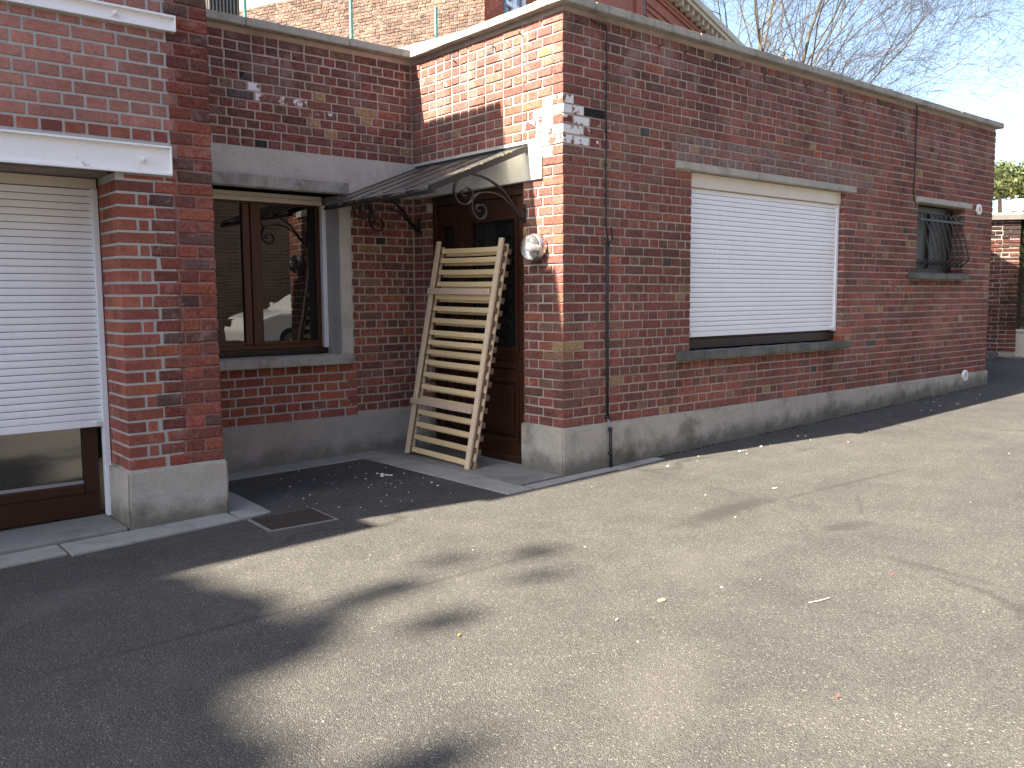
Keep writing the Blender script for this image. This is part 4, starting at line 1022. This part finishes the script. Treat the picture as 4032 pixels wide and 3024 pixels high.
def leaves(mb, centre, rad, n, size, rnd, flat=1.0, shell=.55):
    for _ in range(n):
        d = Vector((rnd.gauss(0, 1), rnd.gauss(0, 1), rnd.gauss(0, 1))).normalized(); k = rnd.uniform(shell, 1)**.6
        p = Vector(centre)+Vector((d.x*rad[0], d.y*rad[1], d.z*rad[2]))*k
        a = Vector((rnd.gauss(0, 1), rnd.gauss(0, 1), rnd.gauss(0, 1))).normalized(); nrm = (d*.9+a*.8).normalized(); t = nrm.orthogonal().normalized(); t = Matrix.Rotation(rnd.uniform(0, 6.3), 3, nrm) @ t; b = nrm.cross(t)
        s_ = size*rnd.uniform(.6, 1.3); g = rnd.uniform(.6, 1.35)
        mb.add([p-t*s_*.5, p+b*s_*.33, p+t*s_*.55, p-b*s_*.33], [(0, 1, 2, 3)], (g, g*rnd.uniform(.93, 1.05), g*.95, 1))
rnd = random.Random(5)
hedge = thing('ivy_hedge', 'sunlit ivy bush above the pale beam at the right edge', 'bush')
mb = MB()
for k in range(16):
    c = at(3880+k*17+rnd.uniform(-10, 10), 720+rnd.uniform(-28, 30), 15.2+rnd.uniform(0, .8))
    leaves(mb, c, (.42, .42, .30), 300, .08, rnd, shell=.2)
mb.build('crown', 'leaf_ivy', hedge)
mb = MB()
for k in range(5):
    p = at(3900+k*50, 790, 15.6); mb.tube([Vector((p.x, p.y, .2)), Vector((p.x+.05, p.y, 1.5)), Vector((p.x-.03, p.y+.05, p.z+.1))], [.06, .05, .03], 6)
mb.build('trunk', 'bark', hedge)

# brick pillar, dark passage and beam beyond the end of the house
pil = thing('brick_pillar', 'weathered brick pillar standing beyond the far end of the house', 'pillar')
a = Vector((10.50, 1.52, .255)); b = Vector((10.80, 1.15, .255)); pd = (b-a).normalized(); pn = Vector((pd.y, -pd.x, 0)); pn = pn if pn.dot(CAM-a) > 0 else -pn
WP = Wall((a.x, a.y), (pd.x, pd.y), (pn.x, pn.y)); PW = (b-a).length+.10
mb = MB(); mb.hexa([WP.P(.01, -.01, 0), WP.P(PW-.01, -.01, 0), WP.P(PW-.01, -.5, 0), WP.P(.01, -.5, 0), WP.P(.01, -.01, 2.42), WP.P(PW-.01, -.01, 2.42), WP.P(PW-.01, -.5, 2.42), WP.P(.01, -.5, 2.42)]); pw = mb.build('core', 'mortar_old', pil)
BP = Bricks()
for i in range(31):
    z0 = .36+i*.068; z1 = z0+.054
    for a_, b_ in (((0, .2), (.212, .31), (.322, PW)) if i % 2 else ((0, .1), (.112, .3), (.312, .42), (.43, PW))):
        c = pick(OLD if i < 26 else [((.09, .06, .055), 1)], .25); c = tuple(v*.6 for v in c)
        BP.add(WP, (a_, min(b_, PW), z0, z1), .45, random.uniform(-.006, .006), (*c, .28 if random.random() < .08 else 0), 'brick_old', pw, .007, .004)
BP.emit(pil, 120)
rough_box('stone_foot', tuple(min(x, y) for x, y in zip(WP.P(-.05, .06, .15), WP.P(PW, -.3, .36))), tuple(max(x, y) for x, y in zip(WP.P(-.05, .06, .15), WP.P(PW, -.3, .36))), 'stone_dark', pil, amp=.02, bev=.02)
fbox('cap', -.05, PW+.05, -.52, .05, 2.421, 2.50, 'stone_dark', pil, WP)
gar = thing('garden_shelter', 'dark timber shelter with pale beam behind the brick pillar', 'shelter')
fbox('post', PW+.02, PW+.16, -.5, -.3, .2, 2.52, 'timber_dark', gar, WP)
fbox('beam', PW-.12, PW+2.6, -.18, .02, 2.56, 2.74, 'timber_pale', gar, WP); fbox('beam', PW-.1, PW+2.6, -.30, -.20, 2.33, 2.52, 'timber_dark', gar, WP)
fbox('back_wall', -.6, PW+2.6, -1.5, -1.3, .1, 1.5, 'brick_far', gar, WP); fbox('roof', -.3, PW+2.6, -2.6, -.31, 2.50, 2.555, 'timber_pale', gar, WP)
for k in range(4): fbox('plank', PW+.55+k*.3, PW+.83+k*.3, -1.29, -1.26, 1.2, 2.35, 'timber_pale', gar, WP)
blocker = thing('brick_shed', 'plain brick shed hidden behind the far end of the house, shading the pillar', 'shed')  # unseen block, added only to keep the sun off the pillar
box('wall', (7.3, .95, -.1), (9.15, 3.2, 3.38), 'brick_far', blocker); box('roof', (7.25, .92, 3.381), (9.2, 3.25, 3.43), 'roof_slate', blocker)
# planter with a conifer
plc = Vector((11.10, 1.03, .262))
pl = thing('planter', 'cream ribbed square planter at the right edge', 'planter')
mb = MB(); 
for z0, z1, w0, w1 in ((.0, .40, .17, .215), (.401, .44, .235, .235)):
    mb.hexa([plc+Vector((x*w0, y*w0, z0)) for x, y in ((-1, -1), (1, -1), (1, 1), (-1, 1))]+[plc+Vector((x*w1, y*w1, z1)) for x, y in ((-1, -1), (1, -1), (1, 1), (-1, 1))])
pt_ = mb.build('pot', 'planter_cream', pl, bevel=.008)
for k in range(6):
    x = -.14+k*.056
    MB().hexa([plc+Vector((x*.95-.008, -.182, .05)), plc+Vector((x*.95+.008, -.182, .05)), plc+Vector((x*.95+.008, -.165, .05)), plc+Vector((x*.95-.008, -.165, .05)), plc+Vector((x*1.15-.008, -.218, .38)), plc+Vector((x*1.15+.008, -.218, .38)), plc+Vector((x*1.15+.008, -.20, .38)), plc+Vector((x*1.15-.008, -.20, .38))]).build('rib', 'planter_cream', pl)
con = thing('conifer_shrub', 'dark green conifer growing in the cream planter', 'shrub')
mb = MB()
for k in range(5200):
    t = rnd.random()**1.15; z = .48+t*1.75; rr = .52*(1-t)**.6*rnd.uniform(.5, 1.05)*(1+.2*math.sin(9*t)); th = rnd.uniform(0, 2*PI)
    p = plc+Vector((rr*math.cos(th), rr*math.sin(th), z)); d = Vector((math.cos(th), math.sin(th), rnd.uniform(.5, 1.6))).normalized(); sd_ = d.orthogonal().normalized(); s_ = rnd.uniform(.05, .11); g = rnd.uniform(.6, 1.5)
    mb.add([p, p+d*s_*.5+sd_*.012, p+d*s_, p+d*s_*.5-sd_*.012], [(0, 1, 2, 3)], (g, g, g*.9, 1))
mb.build('crown', 'leaf_conifer', con); MB().tube([plc+Vector((0, 0, .3)), plc+Vector((0, 0, 1.9))], [.03, .008], 6).build('trunk', 'bark', con)
mb = MB()
for k in range(60):
    p = Vector((rnd.uniform(10.6, 11.6), rnd.uniform(.95, 1.35), 0)); p.z = gz(p.x, p.y); s_ = rnd.uniform(.01, .05)
    mb.lathe(p, (rnd.uniform(-.3, .3), rnd.uniform(-.3, .3), 1), [(s_, -.01), (s_*.9, s_*.5), (.001, s_*.8)], 5)
tag(stuff(mb.build('rubble', 'stone_dark')), 'loose grey rubble at the foot of the brick pillar', 'rubble')

# ------------------------------------------------------------------ across the yard (seen in the window glass)
opp = thing('boundary_wall', 'tall brown brick wall across the yard reflected in the window', 'wall')
box('face', (-12, -11.6, -.6), (20, -10.3, 8.2), 'brick_far', opp); box('coping', (-12, -11.66, 8.201), (20, -10.24, 8.28), 'concrete_coping', opp)
car = thing('parked_car', 'silver white hatchback parked across the yard reflected in the window', 'car')
CX, CY = 5.0, -8.6
def carp(prof, y0, y1, inset, name, mat, par=car):
    m = MB(); n = len(prof); g = gz(CX, CY)
    ring = lambda yy, k: [(CX+x*(1-.0*k), yy, g+z) for x, z in prof]
    m.add(ring(y0, 0)+ring(y1, 0), [tuple(range(n)), tuple(range(2*n-1, n-1, -1))]+[(i, (i+1) % n, n+(i+1) % n, n+i) for i in range(n)]); return m.build(name, mat, par, bevel=inset, seg=3)
body = [(-1.9, .28), (-1.95, .55), (-1.85, .78), (-1.45, .90), (-.9, .96), (1.2, 1.0), (1.85, .98), (1.93, .70), (1.9, .28)]
carp(body, CY-.83, CY+.83, .06, 'body', 'car_white')
m = MB(); g = gz(CX, CY); low = [(-1.0, .95), (1.75, .95)]; ro = [(-.35, 1.42), (.35, 1.47), (1.25, 1.42)]
cab_ = [(-1.0, .95, .80), (-.28, 1.42, .62), (.4, 1.47, .60), (1.3, 1.42, .60), (1.78, .97, .78)]
v = [(CX+x, CY-w, g+z) for x, z, w in cab_]+[(CX+x, CY+w, g+z) for x, z, w in cab_]; n = len(cab_)
m.add(v, [tuple(range(n)), tuple(range(2*n-1, n-1, -1))]+[(i, (i+1) % n, n+(i+1) % n, n+i) for i in range(n)]); m.build('cabin', 'car_white', car, bevel=.05, seg=3)
for s_ in (-1, 1):
    m = MB(); pts = [(-.80, 1.0, .795), (-.24, 1.36, .665), (.28, 1.385, .655), (.30, 1.0, .795)]; m.add([(CX+x, CY+s_*(w+.012), g+z) for x, z, w in pts], [(0, 1, 2, 3)]); m.build('side_window', 'glass_car', car)
    m = MB(); pts = [(.38, 1.0, .795), (.36, 1.385, .655), (1.18, 1.35, .665), (1.5, 1.0, .79)]; m.add([(CX+x, CY+s_*(w+.012), g+z) for x, z, w in pts], [(0, 1, 2, 3)]); m.build('side_window', 'glass_car', car)
    for wx in (-1.22, 1.25):
        wh = MB().lathe((CX+wx, CY+s_*.70, g+.31), (0, s_, 0), [(.18, .14), (.29, .14), (.31, .11), (.31, -.02), (.29, -.05)], 24).build('wheel', 'rubber', car)
        MB().lathe((CX+wx, CY+s_*.70, g+.31), (0, s_, 0), [(.001, .12), (.06, .13), (.18, .135), (.185, .10)], 20).build('rim', 'chrome', wh)
    MB().box((CX-.85, CY+s_*.86-.06, g+.98), (CX-.70, CY+s_*.86+.06, g+1.08)).build('mirror', 'car_white', car, bevel=.02)
for s_ in (-.6, .6):
    box('headlight', (CX-1.93, CY+s_-.16, g+.62), (CX-1.84, CY+s_+.16, g+.76), 'chrome', car, bevel=.02); box('tail_light', (CX+1.88, CY+s_-.1, g+.70), (CX+1.945, CY+s_+.1, g+.92), 'red_bit', car, bevel=.01)

# ------------------------------------------------------------------ evergreen off to the left that shades the foreground
ever = thing('evergreen_tree', 'dense evergreen out of view at left whose crown shades the foreground asphalt', 'tree')
mb = MB(); rnd = random.Random(9); TD = 15.0
Ls = SUN/abs(SUN.x)
def shade(x, y, r, n, t=TD, size=.20, el=1.0, sh=.0):
    c = Vector((x, y, gz(x, y)))-Ls*(t+rnd.uniform(-1.5, 1.5)); leaves(mb, c, (r*.72, r*el, r*.72), n, size*.8, rnd, shell=sh)
for x, y, r in ((-3.08, -.45, .42), (-2.93, -.85, .36), (-2.92, -1.25, .34), (-3.3, -1.1, .5), (-3.45, -.4, .6), (-3.48, -1.75, .34), (-3.40, -2.0, .30), (-3.36, -1.55, .30), (-3.5, -1.95, .34), (-3.7, -1.9, .4), (-3.9, -1.3, .6), (-3.55, -2.1, .34), (-3.42, -2.42, .30), (-3.9, -2.1, .5), (-4.3, -.5, .7), (-4.5, -1.5, .8), (-4.6, -2.6, .8), (-3.9, .15, .5), (-5.2, -1.0, .9), (-5.3, -2.3, 1.0), (-3.3, .1, .35), (-3.45, -2.75, .35)):
    shade(x, y, r, int(1700*r/.5), sh=.0)
for x, y, r, n in ((-2.96, -2.46, .17, 260), (-2.82, -2.44, .15, 190), (-2.72, -1.40, .15, 150), (-2.55, -1.30, .10, 55), (-2.42, -1.16, .09, 45), (-2.28, -1.13, .10, 60), (-2.10, -1.12, .12, 95), (-2.22, -1.60, .10, 55), (-2.10, -1.60, .08, 28), (-1.55, -1.46, .18, 10), (-1.75, -.98, .24, 9), (-1.3, -1.2, .24, 8)):
    shade(x, y, r, n, el=.55)
mb.build('crown', 'leaf_dark', ever)
cc = Vector((-4.2, -1.4, 0))-Ls*TD
mb = MB(); mb.tube([Vector((cc.x, cc.y, -.5)), Vector((cc.x+.1, cc.y, 6)), Vector((cc.x-.1, cc.y+.1, 11)), Vector((cc.x, cc.y, 15.5))], [.38, .3, .22, .1], 10)
for k in range(14):
    q = Vector((cc.x, cc.y, 10+k*.4)); e = Vector((rnd.uniform(-3.2, -2.4), rnd.uniform(-3, -.4), 0))-Ls*TD; mb.tube([q, q.lerp(e, .5)+Vector((0, 0, -.3)), q.lerp(e, .85)], [.07, .05, .02], 5)
mb.build('trunk', 'bark', ever)

# ------------------------------------------------------------------ litter on the asphalt
def chip(x, y, s_, mat, label, cat, name, seed):
    r_ = random.Random(seed); s_ *= .8; z = gz(x, y); m = MB(); n = 6; a0 = r_.uniform(0, 6)
    ring = [(x+s_*r_.uniform(.5, 1.1)*math.cos(a0+2*PI*i/n), y+s_*.6*r_.uniform(.5, 1.1)*math.sin(a0+2*PI*i/n)) for i in range(n)]
    m.add([(p, q, z+.001+.003*r_.random()) for p, q in ring]+[(p, q, z+.005+.006*r_.random()) for p, q in ring], [tuple(range(n-1, -1, -1)), tuple(range(n, 2*n))]+[(i, (i+1) % n, n+(i+1) % n, n+i) for i in range(n)])
    return tag(m.build(name, mat), label, cat)

chip(-1.37, -2.06, .035, 'chip_wood', 'pale triangular wood chip lying on the sunlit asphalt', 'wood chip', 'wood_chip', 1)
chip(.70, -1.25, .035, 'chip_wood', 'dry tan leaf on the asphalt in front of the long wall', 'leaf', 'dry_leaf', 2)
chip(2.49, -.77, .03, 'stone_dark', 'small dark stone near the far wall shadow', 'stone', 'small_stone', 3)
chip(-1.67, -2.08, .012, 'crumb', 'small white pebble on the sunlit asphalt', 'pebble', 'pebble', 4)
chip(-2.23, -1.77, .010, 'yellow_bit', 'tiny yellow scrap on the asphalt', 'scrap', 'paper_scrap', 5)
chip(-1.63, -3.02, .008, 'red_bit', 'tiny red scrap low at right on the asphalt', 'scrap', 'paper_scrap', 6)
chip(-.37, -2.57, .010, 'red_bit', 'tiny red scrap at the right on the asphalt', 'scrap', 'paper_scrap', 7)
tag(MB().tube([(-.95, -2.50, gz(-.95, -2.5)+.004), (-.90, -2.525, gz(-.9, -2.5)+.008), (-.84, -2.53, gz(-.84, -2.5)+.005)], .0014, 5).build('twig', 'crumb'), 'thin pale twig lying on the sunlit asphalt', 'twig')
mb = MB(); rnd = random.Random(3)
def crumb(x, y, s_):
    mb.lathe((x, y, gz(x, y)+.001), (rnd.uniform(-.2, .2), rnd.uniform(-.2, .2), 1), [(s_*rnd.uniform(.7, 1.2), -.001), (s_*rnd.uniform(.6, 1), s_*.35), (.0005, s_*.5)], rnd.choice((4, 5, 6)))
for k in range(70): crumb(rnd.uniform(-1.85, -.65), rnd.uniform(.15, 1.55), abs(rnd.gauss(.002, .003))+.0015)
for k in range(8): crumb(-.85+rnd.gauss(0, .05), .95+rnd.gauss(0, .05), rnd.uniform(.008, .02))
for k in range(24): crumb(rnd.uniform(-3.6, 4), rnd.uniform(-3.6, -.2), abs(rnd.gauss(.0015, .002))+.0015)
for k in range(12): crumb(1.8+rnd.gauss(0, 1.0), -.36+rnd.gauss(0, .06), abs(rnd.gauss(.004, .004))+.002)
for k in range(16): crumb(rnd.uniform(3.5, 7), rnd.uniform(-.6, -.1), rnd.uniform(.004, .010))
tag(stuff(mb.build('plaster_crumbs', 'crumb')), 'scattered white plaster crumbs on the asphalt', 'crumbs')

mb = MB(); rnd = random.Random(12)
def dirt(x, y, s_): mb.lathe((x, y, gz(x, y)), (rnd.uniform(-.3, .3), rnd.uniform(-.3, .3), 1), [(s_*1.3, -.002), (s_*rnd.uniform(.6, 1), s_*.5), (.0005, s_*.7)], rnd.choice((4, 5, 6)))
for k in range(520):
    x = rnd.uniform(.4, 7.1)
    if noise.noise(Vector((x*2.1, 0, 0))) > -.15: dirt(x, -.03-abs(rnd.gauss(0, .012)), rnd.uniform(.003, .011))
for k in range(160): x = rnd.uniform(-1.9, -.1); dirt(x, 1.79-abs(rnd.gauss(0, .01)), rnd.uniform(.003, .008))
for k in range(120): dirt(rnd.uniform(-2.72, -2.12), .70-abs(rnd.gauss(0, .008)), rnd.uniform(.003, .008))
for k in range(90): dirt(-.03-abs(rnd.gauss(0, .01)), rnd.uniform(0, .42), rnd.uniform(.003, .007))
tag(stuff(mb.build('soil_grit', 'soil')), 'dark soil and grit gathered along the foot of the walls', 'grit')
